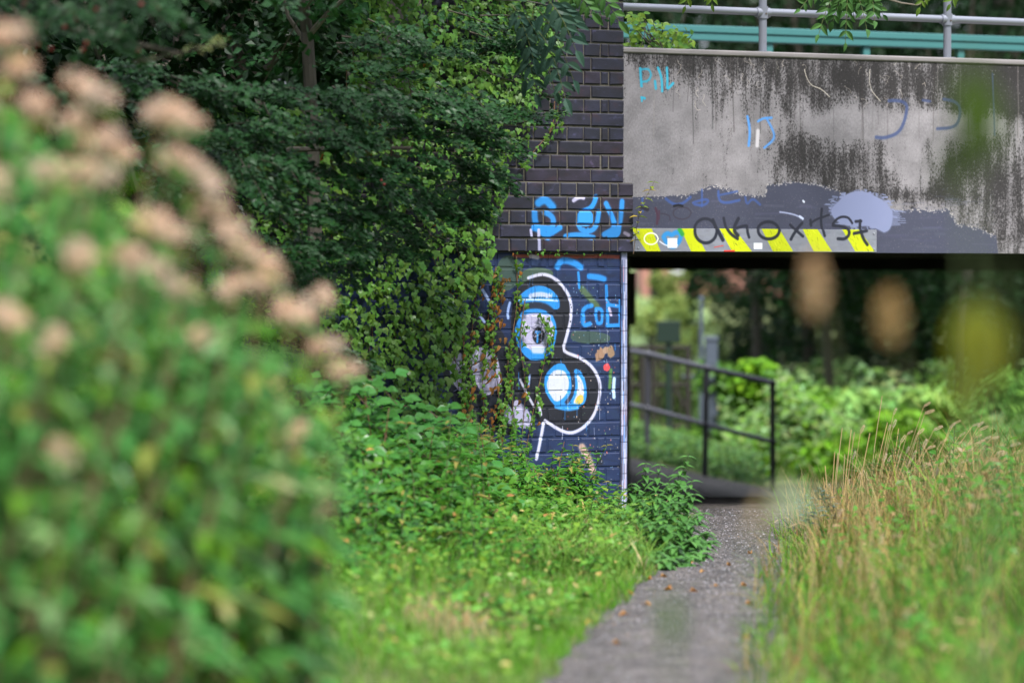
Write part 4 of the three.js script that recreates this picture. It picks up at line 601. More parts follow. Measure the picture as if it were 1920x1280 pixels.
for (const [px, d, h, sp, col, lab, low] of [[1448, 40.5, 1.25, 0.5, C.bright, 'lime green leafy shrub right beside the end of the handrail', 0.02], [1385, 41, 1.25, 0.6, [0.09, 0.21, 0.03], 'mid green shrub behind the middle of the handrail', 0.02], [1620, 41, 0.8, 0.6, [0.24, 0.42, 0.10], 'pale green rounded scrub under the drooping canopy', 0.02], [1545, 42, 0.75, 0.55, [0.20, 0.38, 0.08], 'fresh green scrub between the lime shrub and the pale scrub', 0.02], [1740, 40, 0.8, 0.65, [0.24, 0.41, 0.09], 'fresh green bushy scrub with bleached tips', 0.02], [1890, 40, 0.95, 0.7, [0.11, 0.25, 0.04], 'mid green scrub under the dark canopy edge', 0.02], [1270, 50, 0.8, 0.5, [0.22, 0.34, 0.07], 'low pale green shrub behind the gate', 0.02], [1680, 38.6, 0.5, 0.8, C.bright, 'low lime coloured clump on the grassy slope', 0.02]]) { const b = at(px, d); crownTree('scrub_bush', lab, b, b.y + h, sp, 3600, 0.125, col, null, { low, puffs: 20, kind: 'bush', mat: mLeaf }); }
{
  const lv = new Batch(), tints = [[0.26, 0.40, 0.15], [0.18, 0.35, 0.07], [0.24, 0.35, 0.14], [0.12, 0.25, 0.06], [0.36, 0.38, 0.18]];
  for (let i = 0; i < 13000; i++) { const d = rr(38.4, 47), x = rr(2.2, 7), f = nz(x * 0.9, d * 0.5, 3) + 0.5 * nz(x * 2.3, d * 1.4, 6), h = clamp(0.45 + 0.9 * f + (d - 38) * 0.035, 0.08, 1.1) * Math.pow(rnd(), 0.7), L = rr(0.06, 0.15); lv.leaf(SH.lance, V(x, land(x, -d) + h, -d), V(gauss(), 0.5 + gauss() * 0.5, gauss()), V(gauss() * 0.5, 1, 0.6 + gauss() * 0.4), L, L * rr(0.2, 0.5), vary(tints[Math.floor(clamp(2 + 3 * nz(x * 1.3, d * 0.8, 12) + gauss(), 0, 4.99))], 0.25, 0.15)); }
  tag(lv.build('wild_herbage', mSoft, scene), 'tall pale green wild growth beyond the handrail', 'undergrowth', null, 'stuff');
}
{ // low weeds along the ramp under the handrail
  const lv = new Batch(); for (let i = 0; i < 2600; i++) { const x = rr(0.8, 2.45), d = rr(36.8, 39.5), p = V(x, land(x, -d) + rr(0, 0.3) * (d < 37.2 ? 0.5 : 1), -d); lv.leaf(SH.oval, p, V(gauss(), 0.3, gauss()), V(gauss() * 0.5, 1, 0.6), rr(0.05, 0.09), rr(0.03, 0.06), vary([0.08, 0.17, 0.04], 0.3, 0.2)); }
  const m = lv.build('ground_cover', mLeaf, scene); tag(m, 'low leafy ground cover below the black handrail', 'ground cover', null, 'stuff');
}
function leafyShrub(name, label, region, n, size, col, opts = {}) {     // [px0, px1, py0, py1, d0, d1]
  const t = thing(name, label, opts.kind || 'shrub'), st = new Batch(), mm = mats(col, 5, 0.42, 0.35, 0.3, 0.25), [x0, x1, y0, y1, d0, d1] = region, roots = Array.from({ length: 7 }, () => P(rr(x0, x1), y1 + 30, rr(d0, d1)));
  for (let i = 0; i < n; i++) { const p = P(rr(x0, x1), y0 + (y1 - y0) * Math.pow(rnd(), opts.pow || 0.7), rr(d0, d1)); const cut = opts.cut ? opts.cut(960 + p.x / -p.z * FPX, HORIZON - (p.y - EYE) / -p.z * FPX) : true; if (!cut) continue; leafMesh(t, GEO.oval, pick(mm), p, V(gauss(), rr(-0.8, 0.4), gauss() * 0.6 + 0.3), V(gauss() * 0.5, 0.7, 0.7 + gauss() * 0.4), size * rr(0.7, 1.3), size * rr(0.5, 0.8)); if (i % 9 === 0) st.tube(curve(pick(roots), p, 0, 4, 0.02), 0.005, 0.002, C.bark, 4); }
  st.build('stem', mStem, t); return t;
}
leafyShrub('parapet_shrub', 'bright green leafy shrub growing at the end of the parapet', [1176, 1300, 8, 92, 22.0, 22.5], 290, 0.045, [0.13, 0.25, 0.035], { cut: (x, y) => y > 20 + (x - 1176) * 0.35 + 20 * nz(x * 0.05, 2) && y < 92 });

// ash with compound leaves reaching over wall and railing
{
  const t = thing('ash_tree', 'ash tree whose long feathery leaves hang before the brickwork and railing', 'tree'), tr = new Batch(), fine = new Batch();
  const b = WP(-0.6, 2.2, -1.2); tr.tube([b, V(b.x + 0.02, 3.4, b.z + 0.1), V(-0.4, 4.6, -21.6)], 0.09, 0.06, C.bark, 9); tr.tube([V(-0.4, 4.4, -21.7), V(0.1, 4.2, -20.7), V(0.35, 3.5, -20.0), P(1040, 20, 19.7)], 0.04, 0.006, C.bark, 6); tr.tube([V(-0.4, 4.6, -21.6), V(0.7, 4.6, -21.4), V(1.6, 3.9, -21.3), P(1580, -20, 21.2)], 0.045, 0.006, C.bark, 6); tr.tube([V(1.6, 3.9, -21.3), V(2.3, 3.5, -21.3), P(1800, -30, 21.3)], 0.02, 0.005, C.bark, 5);
  const compound = (root, end, n, L, col) => { const pts = curve(root, end, -root.distanceTo(end) * 0.12, 6), lv = new Batch(); lv.tube(pts, 0.0028, 0.0014, [0.10, 0.12, 0.04], 4); const ax = dirTo(root, end), side = V(ax.y, -ax.x, 0.15).normalize(); for (let i = 0; i < n; i++) for (const k of i === n - 1 ? [0] : [-1, 1]) { const o = along(pts, 0.22 + 0.78 * i / (n - 1)), tip = k === 0 ? ax.clone() : ax.clone().multiplyScalar(0.75).addScaledVector(side, k).add(V(0, -0.3, gauss() * 0.3)), l = L * rr(0.8, 1.15); lv.leaf(SH.lance, o, tip, V(gauss() * 0.4, 0.3 + gauss() * 0.3, 1), l, l * 0.42, vary(col, 0.15, 0.06)); } lv.build('leaf', mLeaf, t); };
  const dk = [0.035, 0.075, 0.05], gr = [0.06, 0.14, 0.035];
  for (const [ax, ay, bx, by] of [[1000, 10, 1075, 150], [985, 30, 1040, 170], [1020, -5, 1080, 95], [1000, 20, 985, 150], [1040, 0, 1085, 60], [960, 10, 1000, 110], [1010, 60, 1060, 185], [975, 60, 1005, 175]]) compound(P(ax, ay, 19.5 + rnd() * 0.3), P(bx, by, 19.4 + rnd() * 0.4), 6, 0.085, dk);
  for (const [ax, ay, bx, by] of [[1100, -30, 1160, 40], [1060, -30, 1110, 25], [1090, -40, 1060, 30]]) compound(P(ax, ay, 19.8), P(bx, by, 19.8), 6, 0.08, gr);
  for (const [ax, ay, bx, by] of [[1570, -15, 1535, 65], [1590, -20, 1585, 80], [1600, -15, 1625, 55], [1560, -20, 1500, 18], [1610, -20, 1655, 28], [1580, -10, 1562, 40], [1600, -10, 1600, 30], [1630, -20, 1640, 40]]) compound(P(ax, ay, 21.1 + rnd() * 0.3), P(bx, by, 21.0 + rnd() * 0.3), 6, 0.062, gr);
  for (const [ax, ay, bx, by] of [[1740, -20, 1725, 14], [1800, -25, 1782, 8], [1300, -30, 1285, 12], [1330, -25, 1335, 8]]) compound(P(ax, ay, 21.2), P(bx, by, 21.2), 4, 0.055, [0.12, 0.2, 0.03]);
  tr.tube([P(1650, -6, 21.3), P(1690, 6, 21.3), P(1720, 10, 21.3), P(1760, -8, 21.3)], 0.006, 0.003, [0.22, 0.18, 0.14], 5); tr.build('trunk', mStem, t);
  for (let i = 0; i < 90; i++) { const a = V(rr(-1.6, 2.6), rr(3.6, 5.4), rr(-24, -20)), dir = V(gauss(), -0.2, gauss()).normalize(); shoot(fine, null, a, dir, 0.5, 34, 0.085, C.haw, { spread: 0.5 }); } fine.build('crown', mLeaf, t);
}

// ------------------------------------------------------------------ weeds: a stem with paired leaves
function weed(name, label, category, group, foot, top, { pairs = 10, L = 0.06, ratio = 0.4, geo = 'lance', mm, stemC = [0.07, 0.11, 0.04], bare = 0.25, droop = 0.2, r = 0.004, taper = 0.6, head, keep } = {}) {
  const t = thing(name, label, category, [foot.x, foot.y, foot.z], group), e = top.clone().sub(foot), mid = e.clone().multiplyScalar(0.5).add(V(-e.x * 0.18, 0.02, -e.z * 0.18)), path = new THREE.CatmullRomCurve3([V(0, -0.03, 0), mid, e]).getPoints(7), st = new Batch();
  st.tube(path, r, r * 0.45, stemC, 5); st.build('stem', mStem, t);
  for (let i = 0; i < pairs; i++) { const k = bare + (1 - bare) * (i + 0.5) / pairs, o = along(path, k), a0 = i * 1.571 + gauss() * 0.35; for (const s of [0, Math.PI]) { if (rnd() < 0.06) continue; const a = a0 + s + gauss() * 0.2, l = L * (1 - taper * Math.max(0, (k - 0.5) * 1.6)) * rr(0.8, 1.2); leafMesh(t, GEO[geo], pick(mm), o, V(Math.cos(a), 0.35 - droop + gauss() * 0.25, Math.sin(a)), V(-Math.cos(a) * 0.3, 1, -Math.sin(a) * 0.3 + 0.2), l, l * ratio); } }
  if (head) head(t, e); return t;
}
const mmWeed = mats(C.weed, 6, 0.42, 0.35, 0.25, 0.2), mmNettle = mats(C.nettle, 5, 0.38, 0.3, 0.25), mmAgri = mats(C.agri, 10, 0.36, 0.35, 0.5, 0.18), mmBr = mats(C.bramble, 5, 0.36, 0.3, 0.22), mmBlue = mats([0.11, 0.16, 0.12], 3, 0.5, 0.25, 0.15);
mmWeed.push(leafMat([0.28, 0.24, 0.06], 0.6, 0.35)); mmAgri.push(leafMat([0.22, 0.25, 0.05], 0.6, 0.35), leafMat([0.12, 0.28, 0.012], 0.36, 0.45), leafMat([0.10, 0.24, 0.02], 0.36, 0.45), leafMat([0.16, 0.28, 0.09], 0.5, 0.3), leafMat([0.15, 0.27, 0.10], 0.5, 0.3));
const foot = (x, z) => V(x, land(x, z), z);
const lean = (top, dx = 0, dz = 0) => { const x = top.x - dx, z = top.z - dz; return foot(x, z); };
const mPink = std('#c2408f', 0.6);
// willowherb and other soft weeds at the foot of the painted wall
{
  const g = 'soft green weeds at the foot of the painted wall', lab = 'soft green leafy weed at the foot of the painted wall';
  const tops = []; for (let i = 0; i < 46; i++) { const px = rr(800, 1165), y = 905 + 70 * (rnd() - 0.3) - 40 * Math.exp(-(((px - 900) / 60) ** 2)) - 55 * Math.exp(-(((px - 1070) / 55) ** 2)); tops.push([px, y, rr(20.4, 21.2)]); }
  tops.push([1140, 832, 21.1], [1105, 838, 21.1], [1090, 850, 21], [1080, 870, 20.9], [1120, 885, 21], [905, 815, 20.9], [930, 835, 20.8], [870, 850, 20.7], [950, 850, 20.8]); for (let i = 0; i < 24; i++) tops.push([rr(880, 1135), rr(822, 905), rr(20.5, 21.1)]); for (let i = 0; i < 26; i++) tops.push([rr(820, 1010), rr(790, 890), rr(20.2, 20.9)]);
  tops.forEach(([px, py, d], i) => { const top = P(px, py, d), f = lean(top, gauss() * 0.08 + (px > 1080 ? 0.1 : 0), -0.05); if (WP(0, 0, 0) && f.clone().sub(WP(0, 0, 0.06)).dot(N) < 0) f.addScaledVector(N, 0.08 - f.clone().sub(WP(0, 0, 0)).dot(N)); weed('wall_weed', lab, 'weed', g, f, top, { pairs: 13, L: 0.068, ratio: 0.36, mm: mmWeed, bare: 0.12, stemC: rnd() < 0.3 ? [0.16, 0.07, 0.04] : [0.07, 0.11, 0.04], head: i % 17 === 3 ? (t, e) => part('flower', new THREE.SphereGeometry(0.009, 7, 5).translate(e.x, e.y - 0.03, e.z + 0.02), mPink, t) : null }); });
}
{
  const g = 'leafy weeds spilling down the verge', lab = 'leafy green weed spilling down the verge between brambles and path';
  for (let i = 0; i < 110; i++) { const d = rr(14.2, 20), k = rr(0.1, 1.6), x = pathLeft(d) - k, f = foot(x, -d), h = clamp(0.12 + 0.28 * (k - 0.2), 0.1, 0.42) * rr(0.7, 1.25) * (d < 16 ? 0.6 : 1), top = f.clone().add(V(gauss() * 0.08 + 0.04, h, gauss() * 0.06)); weed('verge_plant', lab, 'weed', g, f, top, { pairs: 8, L: 0.062, ratio: rr(0.34, 0.5), geo: rnd() < 0.5 ? 'lance' : 'nettle', mm: mmWeed, bare: 0.08 }); }
}
{
  const g = 'tall willowherb stems among the brambles', lab = 'tall willowherb stem with narrow leaves rising out of the brambles';
  for (let i = 0; i < 22; i++) { const d = rr(17.4, 19.4), px = rr(590, 930), py = 690 + (px - 590) * 0.3 + rr(-20, 90), top = P(px, py, d); weed('willowherb', lab, 'weed', g, lean(top, gauss() * 0.1, gauss() * 0.05), top, { pairs: 17, L: 0.085, ratio: 0.26, mm: mmWeed, bare: 0.15, droop: 0.25, stemC: rnd() < 0.5 ? [0.22, 0.1, 0.06] : [0.09, 0.12, 0.04] }); }
}
// nettles on the corner
{
  const g = 'nettles on the corner of the abutment', lab = 'upright stinging nettle with toothed leaves on the corner of the abutment';
  for (const [px, py, d, dx] of [[1292, 852, 19.6, 0.1], [1280, 872, 19.4, 0.08], [1240, 868, 19.6, 0.06], [1212, 866, 20, 0.02], [1258, 905, 19, 0.06], [1305, 925, 19.2, 0.1], [1322, 962, 18.9, 0.12], [1332, 998, 18.6, 0.12], [1300, 900, 19.3, 0.1], [1268, 940, 18.6, 0.06], [1235, 925, 18.9, 0.02], [1205, 935, 19, 0], [1312, 1010, 18.4, 0.1], [1290, 975, 18.4, 0.08], [1185, 905, 19.6, 0], [1250, 985, 18.2, 0.02], [1220, 980, 18.3, 0], [1195, 960, 18.8, -0.02], [1326, 1040, 18.3, 0.1], [1270, 1025, 17.9, 0.04], [1230, 1035, 17.8, 0], [1190, 1015, 18, 0], [1170, 960, 19, 0], [1160, 1000, 18.5, 0], [1300, 1045, 18, 0.06], [1150, 930, 19.6, 0], [1130, 965, 19.2, 0], [1120, 1000, 18.7, 0], [1145, 1030, 18.1, 0], [1172, 1045, 17.8, 0], [1210, 1050, 17.7, 0], [1095, 985, 19, 0], [1250, 1050, 17.7, 0.02], [1340, 1015, 18.5, 0.12]]) weed('nettle', lab, 'nettle', g, lean(P(px, py, d), dx, gauss() * 0.06), P(px, py, d), { pairs: 15, L: 0.088, ratio: 0.52, geo: 'nettle', mm: mmNettle, bare: 0.1, droop: 0.35 });
}
// weeds standing in the dry grass
{
  const g = 'leafy weeds among the dry grass', lab = 'dark leafy weed standing among the dry grass stems';
  for (const [px, py, d] of [[1688, 812, 20.2], [1724, 818, 20.2], [1675, 840, 20.3], [1792, 795, 20.0], [1780, 830, 19.9], [1700, 860, 20.0], [1603, 840, 20.5], [1640, 860, 20.4], [1612, 905, 20.2], [1745, 850, 20.1], [1660, 900, 19.8], [1720, 900, 19.7], [1570, 925, 20.2], [1800, 880, 18.7]]) weed('verge_weed', lab, 'weed', g, lean(P(px, py, d), gauss() * 0.06, gauss() * 0.05), P(px, py, d), { pairs: 14, L: 0.058, ratio: 0.36, mm: mmNettle, bare: 0.2 });
  const g2 = 'nettles along the far side of the grass', lab2 = 'leaning nettle with drooping leaves beyond the dry grass stems';
  for (const [px, py, d] of [[1868, 862, 18.4], [1890, 848, 18.6], [1850, 900, 18.3], [1880, 910, 18], [1910, 890, 18.2], [1840, 940, 17.9], [1900, 960, 17.6], [1870, 985, 17.6], [1925, 930, 17.9]]) weed('nettle', lab2, 'nettle', g2, lean(P(px, py, d), -0.06, gauss() * 0.06), P(px, py, d), { pairs: 12, L: 0.07, ratio: 0.5, geo: 'nettle', mm: mmNettle, bare: 0.15, droop: 0.4 });
  const g3 = 'blue green sprigs at the edge of the path';
  for (const [px, py, d] of [[1498, 935, 18.9], [1515, 925, 18.9], [1535, 912, 19], [1550, 925, 19]]) weed('dewberry_sprig', 'blue green dewberry sprig at the edge of the path beside dry grass', 'plant', g3, lean(P(px, py, d), -0.08, -0.04), P(px, py, d), { pairs: 8, L: 0.055, ratio: 0.62, geo: 'oval', mm: mmBlue, bare: 0.45, droop: 0.15 });
}
// brambles in front of the ivy
{
  const g = 'brambles sprawling in front of the ivy', lab = 'bramble with broad leaves in threes sprawling in front of the ivy';
  const spots = [[800, 770, 18.9], [760, 790, 18.7], [840, 800, 19], [870, 850, 19.1], [720, 800, 18.4], [680, 780, 18.2], [790, 850, 18.6], [840, 880, 18.7], [880, 920, 18.9], [740, 880, 18.2], [690, 860, 17.9], [650, 840, 17.6], [620, 800, 17.5], [800, 930, 18.2], [860, 965, 18.4], [740, 950, 17.8], [690, 940, 17.5], [640, 920, 17.2], [610, 880, 17], [780, 990, 17.6], [700, 1010, 17], [640, 1000, 16.6], [760, 760, 18.8], [640, 720, 18], [690, 710, 18.3]];
  for (const [px, py, d] of spots) {
    const top = P(px, py, d), f = foot(top.x - rr(0.15, 0.5), top.z - rr(-0.1, 0.25)), t = thing('bramble', lab, 'bramble', [f.x, f.y, f.z], g), e = top.clone().sub(f), path = new THREE.CatmullRomCurve3([V(0, -0.03, 0), e.clone().multiplyScalar(0.55).add(V(0, 0.18, 0)), e, e.clone().add(V(0.14, -0.12, 0.06))]).getPoints(10), st = new Batch();
    st.tube(path, 0.0045, 0.002, [0.13, 0.07, 0.05], 5); st.build('cane', mStem, t);
    for (let i = 0; i < 15; i++) { const o = along(path, 0.25 + 0.75 * i / 14), a = i * 2.4, out = V(Math.cos(a), 0.2 + gauss() * 0.2, Math.sin(a) * 0.7 + 0.35).normalize(), c = o.clone().addScaledVector(out, rr(0.05, 0.12)), m = pick(mmBr), L = rr(0.055, 0.085); const sd = V(out.z, 0, -out.x); for (const k of [-1, 0, 1]) leafMesh(t, GEO.bramble, m, c, out.clone().multiplyScalar(k ? 0.35 : 1).addScaledVector(sd, k).add(V(0, -0.25, 0)), V(gauss() * 0.3, 0.8, 0.6 + gauss() * 0.2), L * (k ? 0.85 : 1), L * 0.72, 'leaflet'); }
  }
}
const behindWall = (x, z) => V(x, 0, z).sub(WP(0, 0, 0.04)).dot(N) < 0 && x < WP(0.1, 0, 0).x;
// soft mass of leaves low in the verge between brambles, weeds and grass
{
  const lv = new Batch();
  for (let i = 0; i < 9000; i++) { const d = rr(15.2, 21.1), x0 = pathLeft(d) - 0.3, x = x0 - 0.15 - Math.pow(rnd(), 0.8) * 2.4; if (V(x, 0, -d).sub(WP(0, 0, 0.05)).dot(N) < 0) continue; const dist = x0 - x, h = clamp(dist * 0.55, 0.04, d > 19 ? 0.42 : 0.62) * Math.pow(rnd(), 0.6), o = V(x, land(x, -d) + h, -d), L = rr(0.03, 0.065); if (d < 17 && dist < 0.75 + 0.3 * nz(x * 2, d * 2)) continue; lv.leaf(rnd() < 0.5 ? SH.oval : SH.lance, o, V(gauss(), 0.3 + gauss() * 0.4, gauss()), V(gauss() * 0.5, 1, 0.5 + gauss() * 0.4), L, L * rr(0.4, 0.7), vary(rnd() < 0.012 ? C.dead : C.weed, 0.3, 0.22)); }
  for (let i = 0; i < 5200; i++) { const d = rr(12.5, 20.5), x = pathLeft(d) - 0.06 - Math.pow(rnd(), 1.2) * 1.7; if (behindWall(x, -d) || nz(x * 2.2, d * 1.4, 6) < -0.05 - (d > 17 ? 0.3 : 0)) continue; const L = rr(0.02, 0.05); lv.leaf(rnd() < 0.6 ? SH.oval : SH.lance, V(x, land(x, -d) + rr(0.02, d > 17 ? 0.22 : 0.11), -d), V(gauss(), 0.3 + gauss() * 0.4, gauss()), V(gauss() * 0.5, 1, 0.5 + gauss() * 0.4), L, L * rr(0.4, 0.7), vary(rnd() < 0.05 ? [0.4, 0.33, 0.12] : [0.12, 0.25, 0.03], 0.3, 0.2)); }
  tag(lv.build('verge_undergrowth', mLeaf, scene), 'low green undergrowth filling the verge below the brambles', 'undergrowth', null, 'stuff');
}

// ------------------------------------------------------------------ tall hemp agrimony close by, gone over to pinkish brown
{
  const g = 'tall agrimony plants gone to brown seed', lab = 'tall agrimony plant with pinkish brown faded flower heads';
  const heads = [[8, 70, 8.0], [25, 130, 8.2], [150, 160, 8.1], [185, 180, 8.3], [60, 200, 7.9], [140, 232, 8.1], [308, 205, 8.4], [345, 225, 8.5], [195, 265, 8.2], [225, 285, 8.4], [325, 300, 8.6], [95, 322, 7.8], [175, 330, 8.0], [355, 315, 8.7], [385, 345, 8.8], [280, 418, 8.2], [325, 440, 8.4], [405, 395, 8.8], [425, 435, 8.7], [460, 465, 8.8], [485, 490, 8.9], [245, 490, 7.9], [270, 505, 8.2], [505, 525, 8.9], [545, 580, 9.1], [590, 560, 9.4], [568, 596, 9.2], [612, 650, 9.3], [645, 695, 9.4], [340, 540, 8.3], [-30, 340, 7.7], [440, 545, 8.6], [-40, 190, 8.0], [380, 640, 8.3], [150, 480, 7.8], [500, 700, 8.7], [610, 950, 9.3], [640, 850, 9.3], [630, 1060, 9.2], [100, 640, 7.6], [620, 770, 9.3], [250, 700, 7.8], [560, 820, 8.9], [420, 860, 8.3], [300, 900, 7.8], [120, 850, 7.4], [10, 600, 7.4]];
  const bloomM = [0, 1, 2].map((i) => leafMat(null, 0.95, 0.2));
  heads.forEach(([px, py, d], hi) => {
    const top = P(px, py, d), below = py > 620 && hi > 30; const f = foot(top.x - rr(0.06, 0.3), top.z + rr(-0.15, 0.15));
    weed('agrimony', lab, 'tall weed', g, f, top, { pairs: below ? 12 : 13, L: 0.14, ratio: 0.33, geo: 'lance', mm: mmAgri, bare: clamp(1 - 0.85 / (top.y - f.y), 0.1, 0.6), droop: 0.5, r: 0.006, taper: 0.75, stemC: [0.2, 0.13, 0.07],
      head: (t, e) => { if (below && hi % 3) return; const b = new Batch(), tufts = below ? 3 : 6 + Math.floor(rnd() * 4); for (let q = 0; q < tufts; q++) { const a0 = rnd() * 6.28, q0 = Math.sqrt(rnd()) * (below ? 0.02 : 0.038), c0 = V(e.x + Math.cos(a0) * q0, e.y + rr(-0.012, 0.02) - q0 * 0.3, e.z + Math.sin(a0) * q0), tone = vary(C.bloom, 0.22, 0.1), R = rr(0.013, 0.022); b.tube([V(e.x, e.y - 0.06, e.z), c0], 0.0014, 0.001, [0.13, 0.12, 0.05], 3); for (let i = 0; i < 26; i++) { const dd = V(gauss(), gauss() + 0.3, gauss()).normalize(), o = c0.clone().addScaledVector(dd, R * Math.cbrt(rnd())); b.leaf(SH.tiny, o, dd.add(V(0, 0.5, 0)), V(gauss(), 0.1, gauss()), rr(0.008, 0.017), rr(0.003, 0.007), vary(tone, 0.12, 0.05)); } } b.build('flower_head', bloomM[hi % 3], t); } });
  });
  // leafy mass low among them
  const lv = new Batch(), bound = (px) => 60 + Math.max(0, px) * 0.98;
  for (let i = 0; i < 4600; i++) { const px = rr(-160, 690), d = rr(8.6, 11.4) + (px > 500 ? 1 : 0), y0 = Math.max(bound(px) + 110, 0), py = y0 + (1750 - y0) * rnd(); if (px > 560 + 90 * nz(py * 0.01, 3) + (py - 800) * 0.12 && py > 700) continue; const o = P(px, py, d); if (o.y < land(o.x, o.z)) continue; const L = rr(0.05, 0.12); lv.leaf(SH.lance, o, V(gauss(), -0.2 + gauss() * 0.4, gauss() * 0.7 + 0.2), V(gauss() * 0.5, 0.9, 0.5 + gauss() * 0.3), L, L * rr(0.3, 0.55), vary(rnd() < 0.05 ? [0.30, 0.28, 0.10] : rnd() < 0.10 ? [0.11, 0.26, 0.02] : C.agri, 0.4, 0.2)); }
  tag(lv.build('agrimony_undergrowth', mLeaf, scene), 'dense leafy undergrowth below the faded agrimony heads', 'undergrowth', null, 'stuff');
}

// ------------------------------------------------------------------ grass
const bladeGeo = (bend) => { const n = 4, pos = [], idx = []; for (let i = 0; i <= n; i++) { const t = i / n, w = 0.5 * (1 - t * t), y = t - bend * 0.35 * t * t, z = bend * t * t; pos.push(-w, y, z, w, y, z + 0.0); } for (let i = 0; i < n; i++) { const a = i * 2; idx.push(a, a + 1, a + 2, a + 1, a + 3, a + 2); } const g = new THREE.BufferGeometry(); g.setAttribute('position', new THREE.Float32BufferAttribute(pos, 3)); g.setIndex(idx); g.computeVertexNormals(); return g; };
const mBlade = new THREE.MeshPhysicalMaterial({ roughness: 0.95, specularIntensity: 0.2, transmission: 0.35, thickness: 0, clearcoat: 0.1, clearcoatRoughness: 0.5, vertexColors: true, side: THREE.DoubleSide });
function grass(name, label, place, count, bend) {              // every blade is real; all of one sward lie in one mesh
  const bg = bladeGeo(bend), bp = bg.attributes.position, bi = bg.index.array, nv = bp.count, pos = new Float32Array(count * nv * 3), col = new Float32Array(count * nv * 3), idx = new Uint32Array(count * bi.length);
  const M = new THREE.Matrix4(), q = new THREE.Quaternion(), e = new THREE.Euler(), p = V(); let n = 0, tries = 0;
  while (n < count && tries++ < count * 6) {
    const b = place(); if (!b) continue; const [x, z, h, w, c, tilt, yaw] = b; e.set(tilt ?? gauss() * 0.3, yaw ?? rnd() * 6.28, gauss() * 0.28, 'YXZ'); q.setFromEuler(e); M.compose(V(x, land(x, z) - 0.01, z), q, V(w, h, h));
    for (let k = 0; k < nv; k++) { p.fromBufferAttribute(bp, k).applyMatrix4(M); p.toArray(pos, (n * nv + k) * 3); col.set(c, (n * nv + k) * 3); }
    for (let k = 0; k < bi.length; k++) idx[n * bi.length + k] = bi[k] + n * nv; n++;
  }
  const g = new THREE.BufferGeometry(); g.setAttribute('position', new THREE.BufferAttribute(pos, 3)); g.setAttribute('color', new THREE.BufferAttribute(col, 3)); g.setIndex(new THREE.BufferAttribute(idx.slice(0, n * bi.length), 1));
  const m = part(numbered(name), g, mBlade, scene); tag(m, label, 'grass', null, 'stuff');
}
const strawPatch = (x, d) => ((x + 0.18) / 0.24) ** 2 + ((d - 14.5) / 0.6) ** 2 + 0.5 * nz(x * 4, d * 3) < 1;
grass('verge_grass', 'short green grass on the verge beside the path', () => { const d = 9.5 + 11.8 * Math.pow(rnd(), 0.9), x = pathLeft(d) + 0.05 - Math.pow(rnd(), 1.5) * 2.6 + 0.06 * nz(d * 2.5, 1.2); if (behindWall(x, -d)) return null; const k = pathLeft(d) - x, st = strawPatch(x, d), y = nz(x * 1.3, d * 1.3, 4); return [x, -d, rr(0.04, 0.1) + clamp(k * 0.12, 0, 0.16) * rnd() - (st ? 0.02 : 0), rr(0.003, 0.006), vary(st && rnd() < 0.75 ? C.straw : rnd() < 0.1 ? [0.26, 0.24, 0.09] : y > 0.1 ? [0.14, 0.26, 0.04] : C.grass, 0.25, 0.15)]; }, 36000, 0.45);
grass('corner_grass', 'long arching green grass below the nettles', () => { const d = rr(17.3, 20.4), x = pathLeft(d) - rr(-0.06, 0.42); if (behindWall(x, -d)) return null; return [x, -d, rr(0.08, 0.26), rr(0.005, 0.009), vary(rnd() < 0.08 ? C.straw : [0.13, 0.26, 0.035], 0.25, 0.15), gauss() * 0.4, rnd() * 6.28]; }, 3400, 0.7);
grass('rank_grass', 'rank green and straw coloured grass along the far edge of the path', () => { const d = rr(8.5, 20.6), k = Math.pow(rnd(), 0.85) * 2.6, x = pathRight(d) - 0.1 + k + 0.1 * nz(d * 2, 7), p = nz(x * 1.7, d * 1.1, 2) + 0.6 * nz(x * 4.3, d * 3.1, 5), q = nz(x * 3.1, d * 2.2, 9); if (q < -0.18 - rnd() * 0.2) return null; const dry = rnd() < (d > 15 ? 0.5 : 0.22) + 0.7 * p; return [x, -d, (rr(0.06, 0.2) + 0.55 * clamp(0.2 + k * 0.9) * Math.pow(rnd(), 1.5) * (0.8 + p)) * (d < 13 ? 0.8 : 1), rr(0.003, dry ? 0.006 : 0.011), vary(dry ? (rnd() < 0.6 ? [0.36, 0.27, 0.10] : [0.24, 0.14, 0.06]) : rnd() < 0.55 ? [0.12, 0.28, 0.014] : [0.035, 0.11, 0.014], 0.35, 0.18), gauss() * 0.75, rnd() * 6.28]; }, 26000, 0.8);
{
  const lv = new Batch(); for (let i = 0; i < 7600; i++) { const d = rr(9, 20.4), k = Math.pow(rnd(), 0.8) * 2.4, x = pathRight(d) + 0.1 + k, h = clamp(0.14 + k * 0.5, 0, 0.5) * rnd(), L = rr(0.03, 0.065); if (nz(x * 2, d * 1.5, 8) < -0.05) continue; lv.leaf(rnd() < 0.5 ? SH.oval : SH.lance, V(x, land(x, -d) + h, -d), V(gauss(), 0.2 + gauss() * 0.5, gauss()), V(gauss() * 0.5, 1, 0.5 + gauss() * 0.4), L, L * rr(0.35, 0.6), vary(rnd() < 0.1 ? [0.3, 0.2, 0.1] : C.weed, 0.3, 0.22)); }
  tag(lv.build('grass_undergrowth', mLeaf, scene), 'small leafy undergrowth tangled through the rank grass', 'undergrowth', null, 'stuff');
}
